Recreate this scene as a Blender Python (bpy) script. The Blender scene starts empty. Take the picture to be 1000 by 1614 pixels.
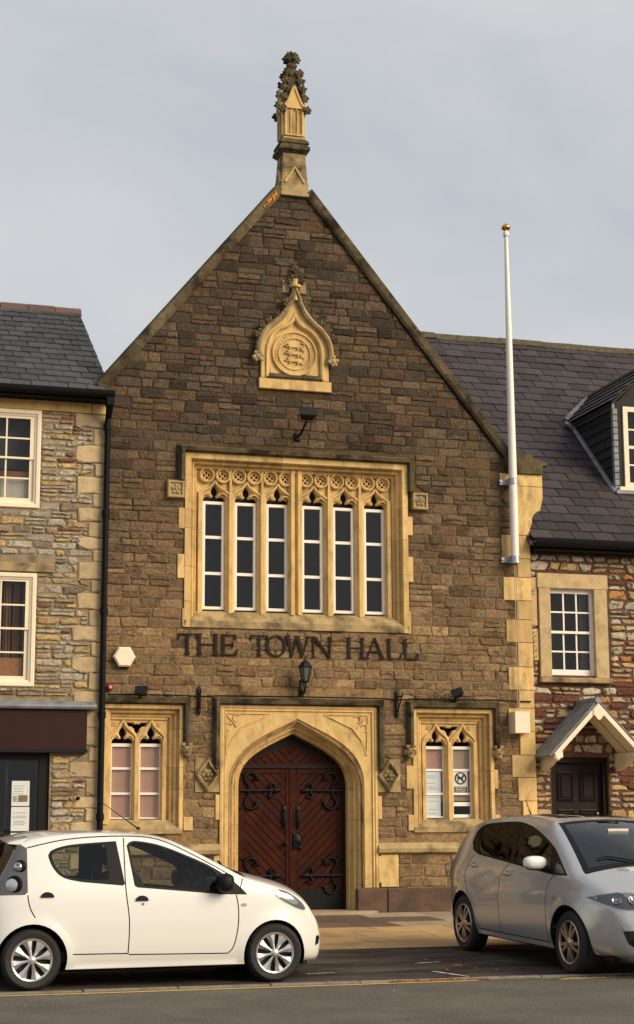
import bpy, bmesh, math, random
from mathutils import Vector, Matrix
from mathutils.geometry import tessellate_polygon, delaunay_2d_cdt
R = math.radians
scn = bpy.context.scene
COL = scn.collection

# ------------------------------------------------------------------ camera
# world: X along the facade, Y into the building (facade plane y = 0), Z up, road level z = 0
CAM = Vector((0.0, -24.3, 1.5))
TILT, YAW, ROLL = R(10.49), R(16.2), R(-0.246)
fwd = Vector((math.sin(YAW)*math.cos(TILT), math.cos(YAW)*math.cos(TILT), math.sin(TILT)))
rt0 = Vector((math.cos(YAW), -math.sin(YAW), 0))
up0 = rt0.cross(fwd)
rt = math.cos(ROLL)*rt0 + math.sin(ROLL)*up0
up = -math.sin(ROLL)*rt0 + math.cos(ROLL)*up0
cd = bpy.data.cameras.new('camera')
cam = bpy.data.objects.new('camera', cd); COL.objects.link(cam)
M = Matrix((rt, up, -fwd)).transposed().to_4x4(); M.translation = CAM
cam.matrix_world = M
cd.sensor_fit = 'VERTICAL'; cd.sensor_height = 24.0
cd.lens = 24.0*2650.0/1614.0
cd.clip_start = .1; cd.clip_end = 2000
scn.camera = cam

# ------------------------------------------------------------------ sky and sun
w = bpy.data.worlds.new('World'); scn.world = w; w.use_nodes = True
nt = w.node_tree; nt.nodes.clear()
SUN_DIR = Vector((0.66, -0.68, 0.52)).normalized()      # towards the bright part of the cloud, behind the viewer
def wn(t, **k):
    n = nt.nodes.new(t)
    for a, b in k.items(): setattr(n, a, b)
    return n
sky = wn('ShaderNodeTexSky', sky_type='NISHITA', sun_disc=False)
sky.sun_elevation = math.asin(SUN_DIR.z); sky.sun_rotation = math.atan2(SUN_DIR.x, SUN_DIR.y)
sky.air_density = 1.5; sky.dust_density = 3.0
skm = wn('ShaderNodeVectorMath', operation='SCALE'); skm.inputs['Scale'].default_value = .09
tc = wn('ShaderNodeTexCoord')
mp = wn('ShaderNodeMapping'); mp.inputs['Scale'].default_value = (1.0, 1.0, 2.2); mp.inputs['Location'].default_value = (.35, .2, .1)
nz = wn('ShaderNodeTexNoise'); nz.inputs['Scale'].default_value = 2.6; nz.inputs['Detail'].default_value = 6; nz.inputs['Roughness'].default_value = .52; nz.inputs['Distortion'].default_value = .4
cr = wn('ShaderNodeValToRGB')
cr.color_ramp.elements[0].position = .32; cr.color_ramp.elements[0].color = (.335, .360, .405, 1)
cr.color_ramp.elements[1].position = .68; cr.color_ramp.elements[1].color = (.485, .485, .487, 1)
mx = wn('ShaderNodeMix', data_type='RGBA'); mx.inputs[0].default_value = .9
bg = wn('ShaderNodeBackground'); bg.inputs['Strength'].default_value = 1.0
ou = wn('ShaderNodeOutputWorld')
L = nt.links.new
L(sky.outputs[0], skm.inputs[0]); L(tc.outputs['Generated'], mp.inputs[0]); L(mp.outputs[0], nz.inputs['Vector'])
L(nz.outputs[0], cr.inputs[0]); L(skm.outputs[0], mx.inputs[6]); L(cr.outputs[0], mx.inputs[7])
L(mx.outputs[2], bg.inputs[0]); L(bg.outputs[0], ou.inputs[0])

sd = bpy.data.lights.new('sun', 'SUN'); sd.energy = 2.9; sd.angle = R(36); sd.color = (1.0, .83, .60)
sun = bpy.data.objects.new('sun', sd); COL.objects.link(sun)
sun.rotation_euler = SUN_DIR.to_track_quat('Z', 'Y').to_euler()
vs = scn.view_settings
vs.view_transform = 'Standard'; vs.look = 'None'; vs.gamma = 1; vs.use_curve_mapping = False
vs.exposure = .55
scn.render.engine = 'CYCLES'
scn.cycles.max_bounces = 8; scn.cycles.transparent_max_bounces = 12

# ------------------------------------------------------------------ materials
MT = {}
def rgb(h):
    """sRGB 0-255 -> linear"""
    return tuple((c/255/12.92 if c <= 10 else ((c/255+.055)/1.055)**2.4) for c in h)
def mat(name, col=(.5,.5,.5), rough=.8, metal=0, spec=.5, attr=False, noise=0, nscale=8, dark=None, dscale=2.0, dlo=.5, dhi=.7,
        bump=0, bscale=40, coat=0, rand=0, aniso=(1,1,1), speck=None, spscale=60, splo=.66, sphi=.72, emit=None):
    """principled material with optional per-piece colour (attribute Col), value noise, stains, speckle and bump"""
    m = bpy.data.materials.new(name); m.use_nodes = True
    n = m.node_tree.nodes; l = m.node_tree.links.new
    p = n['Principled BSDF']
    p.inputs['Roughness'].default_value = rough; p.inputs['Metallic'].default_value = metal
    p.inputs['Specular IOR Level'].default_value = spec; p.inputs['Coat Weight'].default_value = coat
    p.inputs['Coat Roughness'].default_value = .04
    tc = n.new('ShaderNodeTexCoord'); mp = n.new('ShaderNodeMapping'); mp.inputs['Scale'].default_value = aniso
    l(tc.outputs['Object'], mp.inputs[0]); vec = mp.outputs[0]
    def noise_tex(scale, detail=5):
        t = n.new('ShaderNodeTexNoise'); t.inputs['Scale'].default_value = scale; t.inputs['Detail'].default_value = detail
        t.inputs['Roughness'].default_value = .62
        l(vec, t.inputs['Vector']); return t.outputs[0]
    def mixc(fac, a, b, mode='MIX'):
        x = n.new('ShaderNodeMix'); x.data_type = 'RGBA'; x.blend_type = mode
        for s, v in ((0, fac), (6, a), (7, b)):
            if hasattr(v, 'is_output') or isinstance(v, bpy.types.NodeSocket): l(v, x.inputs[s])
            elif s == 0: x.inputs[0].default_value = v
            else: x.inputs[s].default_value = (*v, 1)
        return x.outputs[2]
    def ramp(sock, lo, hi):
        r = n.new('ShaderNodeMapRange'); r.inputs[1].default_value = lo; r.inputs[2].default_value = hi
        l(sock, r.inputs[0]); return r.outputs[0]
    c = col
    if attr:
        a = n.new('ShaderNodeAttribute'); a.attribute_name = 'Col'
        c = mixc(1.0, a.outputs['Color'], col, 'MULTIPLY')
    if rand:
        oi = n.new('ShaderNodeObjectInfo'); hs = n.new('ShaderNodeHueSaturation')
        mr = n.new('ShaderNodeMapRange'); mr.inputs[3].default_value = 1-rand; mr.inputs[4].default_value = 1+rand
        l(oi.outputs['Random'], mr.inputs[0]); l(mr.outputs[0], hs.inputs['Value'])
        if isinstance(c, tuple): hs.inputs['Color'].default_value = (*c, 1)
        else: l(c, hs.inputs['Color'])
        c = hs.outputs[0]
    if noise:
        f = noise_tex(nscale); mr = n.new('ShaderNodeMapRange')
        mr.inputs[1].default_value = .25; mr.inputs[2].default_value = .75
        mr.inputs[3].default_value = 1-noise; mr.inputs[4].default_value = 1+noise
        l(f, mr.inputs[0])
        x = n.new('ShaderNodeVectorMath'); x.operation = 'SCALE'
        if isinstance(c, tuple): x.inputs[0].default_value = c
        else: l(c, x.inputs[0])
        l(mr.outputs[0], x.inputs['Scale']); c = x.outputs[0]
    if dark: c = mixc(ramp(noise_tex(dscale, 8), dlo, dhi), c, dark)
    if speck: c = mixc(ramp(noise_tex(spscale, 3), splo, sphi), c, speck)
    if isinstance(c, tuple): p.inputs['Base Color'].default_value = (*c, 1)
    else: l(c, p.inputs['Base Color'])
    if emit: p.inputs['Emission Color'].default_value = (*emit[0], 1); p.inputs['Emission Strength'].default_value = emit[1]
    if bump:
        b = n.new('ShaderNodeBump'); b.inputs['Strength'].default_value = 1; b.inputs['Distance'].default_value = bump
        l(noise_tex(bscale, 6), b.inputs['Height']); l(b.outputs[0], p.inputs['Normal'])
    MT[name] = m; return m
def glass(name, tint=(.8,.85,.83), trans=1.0, base=(.02,.02,.02), ior=1.5, boost=1.0):
    """thin pane: see-through straight on, mirror-like at a glance"""
    m = bpy.data.materials.new(name); m.use_nodes = True
    n = m.node_tree.nodes; l = m.node_tree.links.new; n.clear()
    o = n.new('ShaderNodeOutputMaterial'); t = n.new('ShaderNodeBsdfTransparent'); t.inputs[0].default_value = (*tint, 1)
    d = n.new('ShaderNodeBsdfDiffuse'); d.inputs[0].default_value = (*base, 1)
    g = n.new('ShaderNodeBsdfGlossy'); g.inputs['Roughness'].default_value = .015
    m1 = n.new('ShaderNodeMixShader'); m1.inputs[0].default_value = trans
    l(d.outputs[0], m1.inputs[1]); l(t.outputs[0], m1.inputs[2])
    fr = n.new('ShaderNodeFresnel'); fr.inputs[0].default_value = ior
    sc = n.new('ShaderNodeMath'); sc.operation = 'MULTIPLY'; sc.use_clamp = True; sc.inputs[1].default_value = boost
    l(fr.outputs[0], sc.inputs[0])
    m2 = n.new('ShaderNodeMixShader'); l(sc.outputs[0], m2.inputs[0]); l(m1.outputs[0], m2.inputs[1]); l(g.outputs[0], m2.inputs[2])
    l(m2.outputs[0], o.inputs[0]); MT[name] = m; return m

mat('rubble', (1,1,1), .95, spec=.2, attr=True, noise=.48, nscale=26, dark=(.038,.030,.022), dscale=5.5, dlo=.52, dhi=.74, bump=.022, bscale=30, speck=(.21,.155,.095), spscale=40, splo=.62, sphi=.80)
mat('rubble_light', (1,1,1), .95, spec=.2, attr=True, noise=.42, nscale=24, dark=(.20,.155,.10), dscale=9, dlo=.52, dhi=.64, bump=.020, bscale=32, speck=(.10,.078,.055), spscale=30, splo=.60, sphi=.72)
mat('rubble_dark', (1,1,1), .95, spec=.2, attr=True, noise=.42, nscale=24, dark=(.085,.050,.033), dscale=9, dlo=.52, dhi=.64, bump=.020, bscale=32, speck=(.36,.29,.20), spscale=34, splo=.62, sphi=.74)
mat('mortar', (.27,.180,.090), 1, spec=.1, attr=True, noise=.4, nscale=14, dark=(.045,.034,.022), dscale=2.0, dlo=.48, dhi=.64, bump=.014, bscale=45)
mat('mortar_left', (.27,.21,.13), 1, noise=.3, nscale=9, dark=(.11,.085,.055), dscale=3, bump=.012, bscale=50)
mat('mortar_right', (.115,.062,.038), 1, noise=.35, nscale=9, dark=(.06,.035,.022), dscale=3, bump=.012, bscale=50)
mat('ashlar', (.61,.425,.180), .9, spec=.2, attr=True, noise=.20, nscale=6, aniso=(1.6,1.6,.7), dark=(.22,.140,.062), dscale=3.4, dlo=.51, dhi=.78, bump=.006, bscale=40, speck=(.12,.085,.045), spscale=24, splo=.66, sphi=.78)
mat('ashlar_pale', (.56,.43,.25), .9, spec=.2, attr=True, noise=.22, nscale=8, dark=(.30,.22,.12), dscale=5, dlo=.54, dhi=.76, bump=.007, bscale=40, speck=(.13,.10,.065), spscale=26, splo=.66, sphi=.78)
mat('ashlar_stained', (.38,.28,.14), .95, spec=.2, attr=True, noise=.25, nscale=6, dark=(.060,.050,.032), dscale=2.2, dlo=.46, dhi=.66, bump=.006, bscale=40, speck=(.42,.33,.18), spscale=30, splo=.66, sphi=.78)
mat('weathered', (.115,.090,.052), .95, spec=.1, attr=True, noise=.4, nscale=7, dark=(.028,.025,.018), dscale=3.0, dlo=.46, dhi=.64, bump=.008, bscale=35, speck=(.36,.31,.20), spscale=28, splo=.66, sphi=.74)
mat('lichen', (.62,.20,.02), .95, noise=.3, nscale=25, bump=.006, bscale=60)
mat('plinth_red', (.105,.060,.040), .92, noise=.35, nscale=4, dark=(.045,.036,.022), dscale=2.2, dlo=.45, dhi=.7, bump=.008, bscale=30, speck=(.20,.15,.10), spscale=22, splo=.70, sphi=.78)
mat('white_paint', (.80,.76,.70), .45, noise=.05, nscale=6)
mat('cream_paint', (.78,.68,.50), .5, noise=.05, nscale=6)
mat('black_metal', (.009,.009,.010), .5, spec=.25, noise=.3, nscale=12, bump=.002, bscale=50)
mat('black_plastic', (.006,.006,.0065), .55, spec=.12)
mat('galvanised', (.42,.45,.48), .42, metal=.7, noise=.2, nscale=20)
mat('lead', (.21,.225,.24), .6, metal=.1, noise=.3, nscale=6, dark=(.12,.12,.115), dscale=5, dlo=.5, dhi=.7, bump=.006, bscale=14)
mat('slate_grey', (.046,.049,.050), .66, spec=.3, rand=.35, noise=.3, nscale=5, dark=(.085,.083,.066), dscale=3, dlo=.6, dhi=.8, bump=.003, bscale=30, speck=(.16,.15,.13), spscale=30, splo=.72, sphi=.78)
mat('slate_purple', (.042,.034,.036), .62, spec=.3, rand=.32, noise=.25, nscale=4, dark=(.070,.058,.054), dscale=1.6, dlo=.5, dhi=.75, bump=.003, bscale=30, speck=(.17,.15,.14), spscale=18, splo=.745, sphi=.79)
mat('slate_dark', (.012,.011,.012), .8, rand=.2, noise=.25, nscale=6, bump=.003, bscale=30)
mat('ridge_tile', (.125,.075,.058), .85, rand=.15, noise=.3, nscale=8, dark=(.06,.05,.04), dscale=4, bump=.004)
mat('ridge_moss', (.085,.070,.035), .95, noise=.4, nscale=12, dark=(.03,.03,.02), dscale=7, bump=.012, bscale=25)
mat('door_wood', (.042,.0095,.0042), .42, spec=.10, noise=.45, nscale=5, aniso=(1,1,1), dark=(.018,.006,.004), dscale=3, dlo=.45, dhi=.75, bump=.002, bscale=30)
mat('door_dark', (.014,.005,.0035), .5, spec=.2, noise=.3, nscale=6)
mat('iron', (.005,.005,.0055), .45, spec=.2, noise=.2, nscale=20, bump=.003, bscale=60)
mat('letter_metal', (.013,.008,.006), .55, spec=.2, noise=.25, nscale=9)
mat('interior_dark', (.012,.011,.010), .9)
mat('blind_grey', (.050,.052,.054), .8, noise=.06, nscale=2)
mat('blind_pink', (.66,.40,.32), .9, noise=.05, nscale=3)
mat('blind_tan', (.56,.40,.30), .9, noise=.05, nscale=3)
mat('curtain', (.25,.10,.045), .9, noise=.35, nscale=6, aniso=(6,1,.3))
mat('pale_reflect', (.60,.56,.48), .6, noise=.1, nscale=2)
mat('fascia_brown', (.026,.009,.0065), .55, spec=.2, noise=.15, nscale=5)
mat('shop_frame', (.008,.007,.006), .55, spec=.2)
mat('paper', (.62,.64,.62), .8, noise=.03)
mat('paper_blue', (.50,.56,.62), .8, noise=.03)
mat('print_grey', (.26,.29,.32), .8)
mat('print_dark', (.03,.035,.035), .8)
mat('print_green', (.01,.16,.075), .7)
mat('print_brown', (.16,.12,.07), .7)
mat('cream_panel', (.55,.46,.26), .7, noise=.06)
mat('wood_trim', (.42,.19,.06), .6, noise=.2)
mat('gold', (.62,.36,.06), .28, metal=1.0)
mat('red_lens', (.35,.02,.02), .3)
mat('lamp_glass', (.10,.105,.09), .25)
mat('rope', (.45,.38,.26), .9)
mat('asphalt', (.118,.106,.091), .92, spec=.2, noise=.28, nscale=1.2, dark=(.075,.066,.055), dscale=.9, dlo=.55, dhi=.75, bump=.010, bscale=150, speck=(.29,.26,.22), spscale=48, splo=.55, sphi=.70)
mat('parking_setts', (.070,.057,.046), .9, spec=.2, noise=.45, nscale=2.2, dark=(.026,.021,.017), dscale=1.6, dlo=.44, dhi=.62, aniso=(.55,1.5,1), bump=.012, bscale=50, speck=(.14,.12,.10), spscale=50, splo=.62, sphi=.74)
mat('paving_gold', (.45,.285,.125), .9, rand=.16, noise=.18, nscale=3, dark=(.20,.135,.07), dscale=2.5, dlo=.5, dhi=.8, bump=.004, bscale=60)
mat('paving_grey', (.33,.265,.175), .9, rand=.10, noise=.18, nscale=3, dark=(.19,.15,.10), dscale=2.5, dlo=.5, dhi=.8, bump=.004, bscale=60)
mat('paving_brown', (.115,.072,.048), .9, rand=.15, noise=.25, nscale=4, bump=.004, bscale=60)
mat('joint_sand', (.12,.085,.05), 1, noise=.3, nscale=8)
mat('kerb_stone', (.20,.17,.145), .9, rand=.12, noise=.3, nscale=5, dark=(.10,.075,.06), dscale=4, bump=.006, bscale=50)
mat('yellow_line', (.62,.40,.06), .8, noise=.2, nscale=8, dark=(.16,.12,.06), dscale=14, dlo=.58, dhi=.68, bump=.003, bscale=90)
mat('white_line', (.55,.52,.47), .8, noise=.2, nscale=8, dark=(.08,.07,.06), dscale=16, dlo=.47, dhi=.58)
mat('leaf_litter', (.42,.10,.025), .9, noise=.3, nscale=20)
mat('rust_silt', (.16,.055,.022), 1, noise=.5, nscale=14, bump=.01, bscale=60)
glass('window_glass', (.95,.96,.95), 1.0, boost=.6)
glass('dark_glass', (.6,.61,.61), 1.0, boost=1.0)

# ------------------------------------------------------------------ mesh building
class MB:
    def __init__(s): s.v, s.f, s.c, s.mi = [], [], [], []
    def add(s, vs, fs, col=(1,1,1), mi=0):
        b = len(s.v); s.v += [tuple(v) for v in vs]
        for f in fs: s.f.append(tuple(i+b for i in f)); s.c.append(col); s.mi.append(mi)
        return s
    def box(s, x0, x1, y0, y1, z0, z1, col=(1,1,1), mi=0, bev=0):
        if bev:
            b = bev; vs = []; 
            for (ax, ay, az) in ((b,0,b),):
                pass
            # box with a chamfered front (-y) rim
            q = [(x0,z0),(x1,z0),(x1,z1),(x0,z1)]; qi = [(x0+b,z0+b),(x1-b,z0+b),(x1-b,z1-b),(x0+b,z1-b)]
            vs = [(x,y1,z) for x,z in q]+[(x,y0+b,z) for x,z in q]+[(x,y0,z) for x,z in qi]
            fs = [(3,2,1,0)]
            for r in (0,4):
                for i in range(4): j=(i+1)%4; fs.append((r+i, r+j, r+4+j, r+4+i))
            fs.append((8,9,10,11))
            return s.add(vs, fs, col, mi)
        vs = [(x0,y0,z0),(x1,y0,z0),(x1,y1,z0),(x0,y1,z0),(x0,y0,z1),(x1,y0,z1),(x1,y1,z1),(x0,y1,z1)]
        return s.add(vs, [(3,2,1,0),(4,5,6,7),(0,1,5,4),(1,2,6,5),(2,3,7,6),(3,0,4,7)], col, mi)
    def prism(s, poly, y0, y1, holes=(), col=(1,1,1), mi=0, bev=0):
        """polygon in XZ (counter-clockwise seen from -y) with holes, from front y0 to back y1"""
        def area(p): return sum(p[i][0]*p[(i+1)%len(p)][1]-p[(i+1)%len(p)][0]*p[i][1] for i in range(len(p)))
        loops = [list(poly) if area(poly) > 0 else list(poly)[::-1]] + [list(h) if area(h) < 0 else list(h)[::-1] for h in holes]
        fl = loops
        if bev:
            fl = [inset(lp, bev) for lp in loops]
        flat = [p for lp in fl for p in lp]
        tri = tessellate_polygon([[Vector((x,z,0)) for x,z in lp] for lp in fl])
        def orient(t):
            a,b,c = (flat[i] for i in t)
            return t if (b[0]-a[0])*(c[1]-a[1])-(b[1]-a[1])*(c[0]-a[0]) > 0 else (t[0],t[2],t[1])
        tri = [orient(t) for t in tri]
        n = len(flat)
        s.add([(x,y0,z) for x,z in flat], tri, col, mi)
        s.add([(x,y1,z) for lp in loops for x,z in lp], [t[::-1] for t in tri], col, mi)
        ym = y0+bev
        for lp, fp in zip(loops, fl):
            k = len(lp)
            if bev:
                s.add([(x,y0,z) for x,z in fp]+[(x,ym,z) for x,z in lp], [(i, k+i, k+(i+1)%k, (i+1)%k) for i in range(k)], col, mi)
            s.add([(x,ym,z) for x,z in lp]+[(x,y1,z) for x,z in lp], [(i, k+i, k+(i+1)%k, (i+1)%k) for i in range(k)], col, mi)
        return s
    def tube(s, path, r, n=8, closed=False, col=(1,1,1), mi=0, caps=True):
        P = [Vector(p) for p in path]; k = len(P); rad = r if isinstance(r, (list,tuple)) else [r]*k
        vs = []; ref = None
        for i in range(k):
            a = P[(i-1)%k] if (closed or i > 0) else P[i]; b = P[(i+1)%k] if (closed or i < k-1) else P[i]
            t = (b-a).normalized()
            if ref is None:
                ref = t.cross(Vector((0,1,0))); ref = ref.normalized() if ref.length > .1 else t.cross(Vector((1,0,0))).normalized()
            ref = (ref - t*ref.dot(t)).normalized(); u = t.cross(ref)
            for j in range(n):
                an = 2*math.pi*j/n; vs.append(P[i]+rad[i]*(math.cos(an)*ref+math.sin(an)*u))
        fs = []
        for i in range(k if closed else k-1):
            for j in range(n):
                a, b = i*n, ((i+1)%k)*n; fs.append((a+j, a+(j+1)%n, b+(j+1)%n, b+j))
        if caps and not closed: fs.append(tuple(range(n))[::-1]); fs.append(tuple((k-1)*n+j for j in range(n)))
        return s.add(vs, fs, col, mi)
    def lathe(s, prof, o=(0,0,0), axis=(0,0,1), n=16, col=(1,1,1), mi=0, a0=0, a1=2*math.pi):
        """profile [(radius, height)] turned about axis through o"""
        ax = Vector(axis).normalized(); u = ax.cross(Vector((0,1,0)))
        u = u.normalized() if u.length > .1 else Vector((1,0,0)); v = ax.cross(u); o = Vector(o)
        full = abs(a1-a0-2*math.pi) < 1e-6; m = n if full else n+1
        vs = []
        for r_, h in prof:
            for j in range(m):
                an = a0+(a1-a0)*j/n; vs.append(o+ax*h+r_*(math.cos(an)*u+math.sin(an)*v))
        fs = []
        for i in range(len(prof)-1):
            for j in range(n):
                jj = (j+1)%m; fs.append((i*m+j, i*m+jj, (i+1)*m+jj, (i+1)*m+j))
        return s.add(vs, fs, col, mi)
    def sweep(s, path, prof, closed=False, col=(1,1,1), mi=0):
        """mitred sweep in the XZ plane: path [(x,z)], profile [(offset to the left of travel, y)]"""
        k = len(path); P = [Vector((p[0], p[1])) for p in path]; vs = []
        for i in range(k):
            d1 = (P[i]-P[i-1]).normalized() if (closed or i > 0) else None
            d2 = (P[(i+1)%k]-P[i]).normalized() if (closed or i < k-1) else None
            d1 = d1 or d2; d2 = d2 or d1
            n1 = Vector((-d1.y, d1.x)); n2 = Vector((-d2.y, d2.x)); m = n1+n2
            m = m/max(.35, m.dot(n1)) if m.length > 1e-6 else n1
            for o, y in prof: vs.append((P[i].x+m.x*o, y, P[i].y+m.y*o))
        q = len(prof); fs = []
        for i in range(k if closed else k-1):
            a, b = i*q, ((i+1)%k)*q
            for j in range(q-1): fs.append((a+j, b+j, b+j+1, a+j+1))
        if not closed: fs.append(tuple(range(q))); fs.append(tuple((k-1)*q+j for j in range(q))[::-1])
        return s.add(vs, fs, col, mi)
    def blocks(s, path, prof, step, rng, name, m, parent, gap=.004, var=.12):
        """the sweep cut into separate stones of about `step`, each with a tone of its own"""
        P = [Vector(p) for p in path]; cum = [0]
        for a, b in zip(P, P[1:]): cum.append(cum[-1]+(b-a).length)
        tot = cum[-1]; n = max(1, round(tot/step)); cuts = [0]+[tot*(i+rng.uniform(-.22,.22))/n for i in range(1, n)]+[tot]
        def at(d):
            for i in range(len(P)-1):
                if d <= cum[i+1]+1e-9: return P[i]+(P[i+1]-P[i])*((d-cum[i])/(cum[i+1]-cum[i]))
            return P[-1]
        out = []
        for a, b in zip(cuts, cuts[1:]):
            a_, b_ = a+(gap/2 if a > 0 else 0), b-(gap/2 if b < tot else 0)
            sub = [at(a_)]+[P[i] for i in range(len(P)) if a_+.012 < cum[i] < b_-.012]+[at(b_)]
            out.append(MB().sweep([tuple(q) for q in sub], prof, col=jit((1,1,1), var, rng)).build(name, m, parent))
        return out
    def ball(s, c, r, sq=(1,1,1), n=8, m=6, col=(1,1,1), mi=0, e=1.0):
        if e != 1.0:
            pw = lambda t: math.copysign(abs(t)**e, t); q = MB().ball((0,0,0), 1, n=n, m=m)
            return s.add([(c[0]+r*sq[0]*pw(x), c[1]+r*sq[1]*pw(y), c[2]+r*sq[2]*pw(z)) for x, y, z in q.v], q.f, col, mi)
        vs = [(c[0], c[1], c[2]+r*sq[2])]
        for i in range(1, m):
            a = math.pi*i/m
            for j in range(n):
                b = 2*math.pi*j/n; vs.append((c[0]+r*sq[0]*math.sin(a)*math.cos(b), c[1]+r*sq[1]*math.sin(a)*math.sin(b), c[2]+r*sq[2]*math.cos(a)))
        vs.append((c[0], c[1], c[2]-r*sq[2])); fs = [(0, 1+j, 1+(j+1)%n) for j in range(n)]
        for i in range(m-2):
            for j in range(n): a = 1+i*n; fs.append((a+j, a+n+j, a+n+(j+1)%n, a+(j+1)%n))
        e = len(vs)-1; a = 1+(m-2)*n; fs += [(a+j, e, a+(j+1)%n) for j in range(n)]
        return s.add(vs, fs, col, mi)
    def mesh(s, name, mats, smooth=False, recalc=True):
        me = bpy.data.meshes.new(name); me.from_pydata(s.v, [], s.f)
        ca = me.color_attributes.new('Col', 'FLOAT_COLOR', 'CORNER'); buf = []
        for f, c in zip(s.f, s.c): buf += [c[0], c[1], c[2], 1.0]*len(f)
        ca.data.foreach_set('color', buf)
        for m in (mats if isinstance(mats, (list,tuple)) else [mats]): me.materials.append(MT[m])
        me.polygons.foreach_set('material_index', s.mi)
        if recalc:
            bm = bmesh.new(); bm.from_mesh(me); bmesh.ops.recalc_face_normals(bm, faces=bm.faces); bm.to_mesh(me); bm.free()
        if smooth is True: me.polygons.foreach_set('use_smooth', [True]*len(me.polygons))
        elif smooth: me.polygons.foreach_set('use_smooth', [True]*len(me.polygons)); me.set_sharp_from_angle(angle=R(smooth))
        return me
    def build(s, name, mats, parent=None, smooth=False, **props):
        return put(name, s.mesh(name, mats, smooth), parent, **props)
def inset(lp, d):
    k = len(lp); out = []
    for i in range(k):
        a, b, c = Vector(lp[i-1]), Vector(lp[i]), Vector(lp[(i+1)%k])
        d1 = (b-a); d2 = (c-b)
        if d1.length < 1e-9 or d2.length < 1e-9: out.append(tuple(b)); continue
        d1.normalize(); d2.normalize()
        n1 = Vector((-d1.y, d1.x)); n2 = Vector((-d2.y, d2.x)); m = n1+n2
        m = m/max(.5, m.dot(n1)) if m.length > 1e-6 else n1
        out.append((b.x+m.x*d, b.y+m.y*d))
    return out
def put(name, me, parent=None, loc=None, rot=None, scale=None, **props):
    o = bpy.data.objects.new(name, me); COL.objects.link(o)
    if parent is not None:
        o.parent = parent
        o.matrix_parent_inverse = WM[parent.name].inverted() if parent.name in WM else Matrix()
    if loc is not None: o.location = loc
    if rot is not None: o.rotation_euler = rot
    if scale is not None: o.scale = scale
    for k, v in props.items(): o[k] = v
    return o
WM = {}
def thing(name, label, cat, loc=(0,0,0), group=None, rot=None, local=False):
    """Empty at a thing's base. Its parts are given in world coordinates unless local=True"""
    o = bpy.data.objects.new(name, None); COL.objects.link(o); o.location = loc
    if rot: o.rotation_euler = rot
    o['label'] = label; o['category'] = cat
    if group: o['group'] = group
    o.empty_display_size = .2
    if not local: WM[o.name] = Matrix.Translation(loc)
    return o
def single(o, label, cat, group=None):
    o['label'] = label; o['category'] = cat
    if group: o['group'] = group
    return o
def structure(o): o['kind'] = 'structure'; return o
def bez(p0, p1, p2, p3, n=10):
    out = []
    for i in range(n+1):
        t = i/n; u = 1-t
        out.append(tuple(u*u*u*a+3*u*u*t*b+3*u*t*t*c+t*t*t*d for a,b,c,d in zip(p0,p1,p2,p3)))
    return out
def lerp(a, b, t): return a+(b-a)*t
def jit(c, a, rng): 
    k = 1+rng.uniform(-a, a); return tuple(max(0, x*k*(1+rng.uniform(-a*.10, a*.10))) for x in c)

# ------------------------------------------------------------------ coursed and rubble stonework
def blocked(poly, z):
    xs = []
    for i in range(len(poly)):
        (x0,z0),(x1,z1) = poly[i], poly[(i+1)%len(poly)]
        if (z0 > z) != (z1 > z): xs.append(x0+(z-z0)/(z1-z0)*(x1-x0))
    xs.sort(); return [(xs[i], xs[i+1]) for i in range(0, len(xs)-1, 2)]
def free(z, xl, xr, obst):
    iv = [(xl(z), xr(z))]
    for p in obst:
        for a, b in blocked(p, z):
            nv = []
            for l, r in iv:
                if b <= l or a >= r: nv.append((l, r)); continue
                if a > l: nv.append((l, a))
                if b < r: nv.append((b, r))
            iv = nv
    return [(a, b) for a, b in iv if b-a > .03]
def stone(mb, q, g, p, rng, col, ytop=0, rough=.012, emb=.012, rnd=1.0):
    """one dressed stone: outline from the quad q (x,z), joint g, standing p proud of the mortar"""
    (ax,az),(bx,bz),(cx,cz),(dx,dz) = q
    w_ = (bx-ax+cx-dx)/2; h_ = (dz-az+cz-bz)/2
    if w_ < .02 or h_ < .02: return False
    g = min(g, .22*w_, .22*h_); ch = min(.20*h_*rnd, .12*w_*rnd, .018*rnd)
    pts = []
    cs = [Vector((ax+g,az+g)), Vector((bx-g,bz+g)), Vector((cx-g,cz-g)), Vector((dx+g,dz-g))]
    for i in range(4):
        a, b, c = cs[i-1], cs[i], cs[(i+1)%4]
        c1, c2 = ch*rng.uniform(.15,1), ch*rng.uniform(.15,1)
        pts.append(b+(a-b).normalized()*c1); pts.append(b+(c-b).normalized()*c2)
        if i in (0, 2) and w_ > .12:
            m = b+(c-b)*rng.uniform(.35,.65); pts.append(m)
    rr = min(rough, .12*h_)
    pts = [Vector((v.x+rng.uniform(-rr,rr)*.6, v.y+rng.uniform(-rr,rr))) for v in pts]
    cen = sum(pts, Vector((0,0)))/len(pts); n = len(pts)
    e = min(.022, .2*h_)
    tx, tz = rng.uniform(-.25,.25)*p, rng.uniform(-.25,.25)*p
    def yy(v): return ytop-p*(1+rng.uniform(-.18,.18))+tx*(v.x-cen.x)/max(w_,.01)+tz*(v.y-cen.y)/max(h_,.01)
    inn = [v+(cen-v).normalized()*e*rng.uniform(.7,1.3) for v in pts]
    vs = [(v.x, ytop+emb, v.y) for v in pts]+[(v.x, ytop-p*rng.uniform(.35,.6), v.y) for v in pts]+[(v.x, yy(v), v.y) for v in inn]
    fs = []
    for r in (0, n):
        for i in range(n): j=(i+1)%n; fs.append((r+i, r+j, r+n+j, r+n+i))
    fs.append(tuple(2*n+i for i in range(n)))
    mb.add(vs, fs, col); return True
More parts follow.
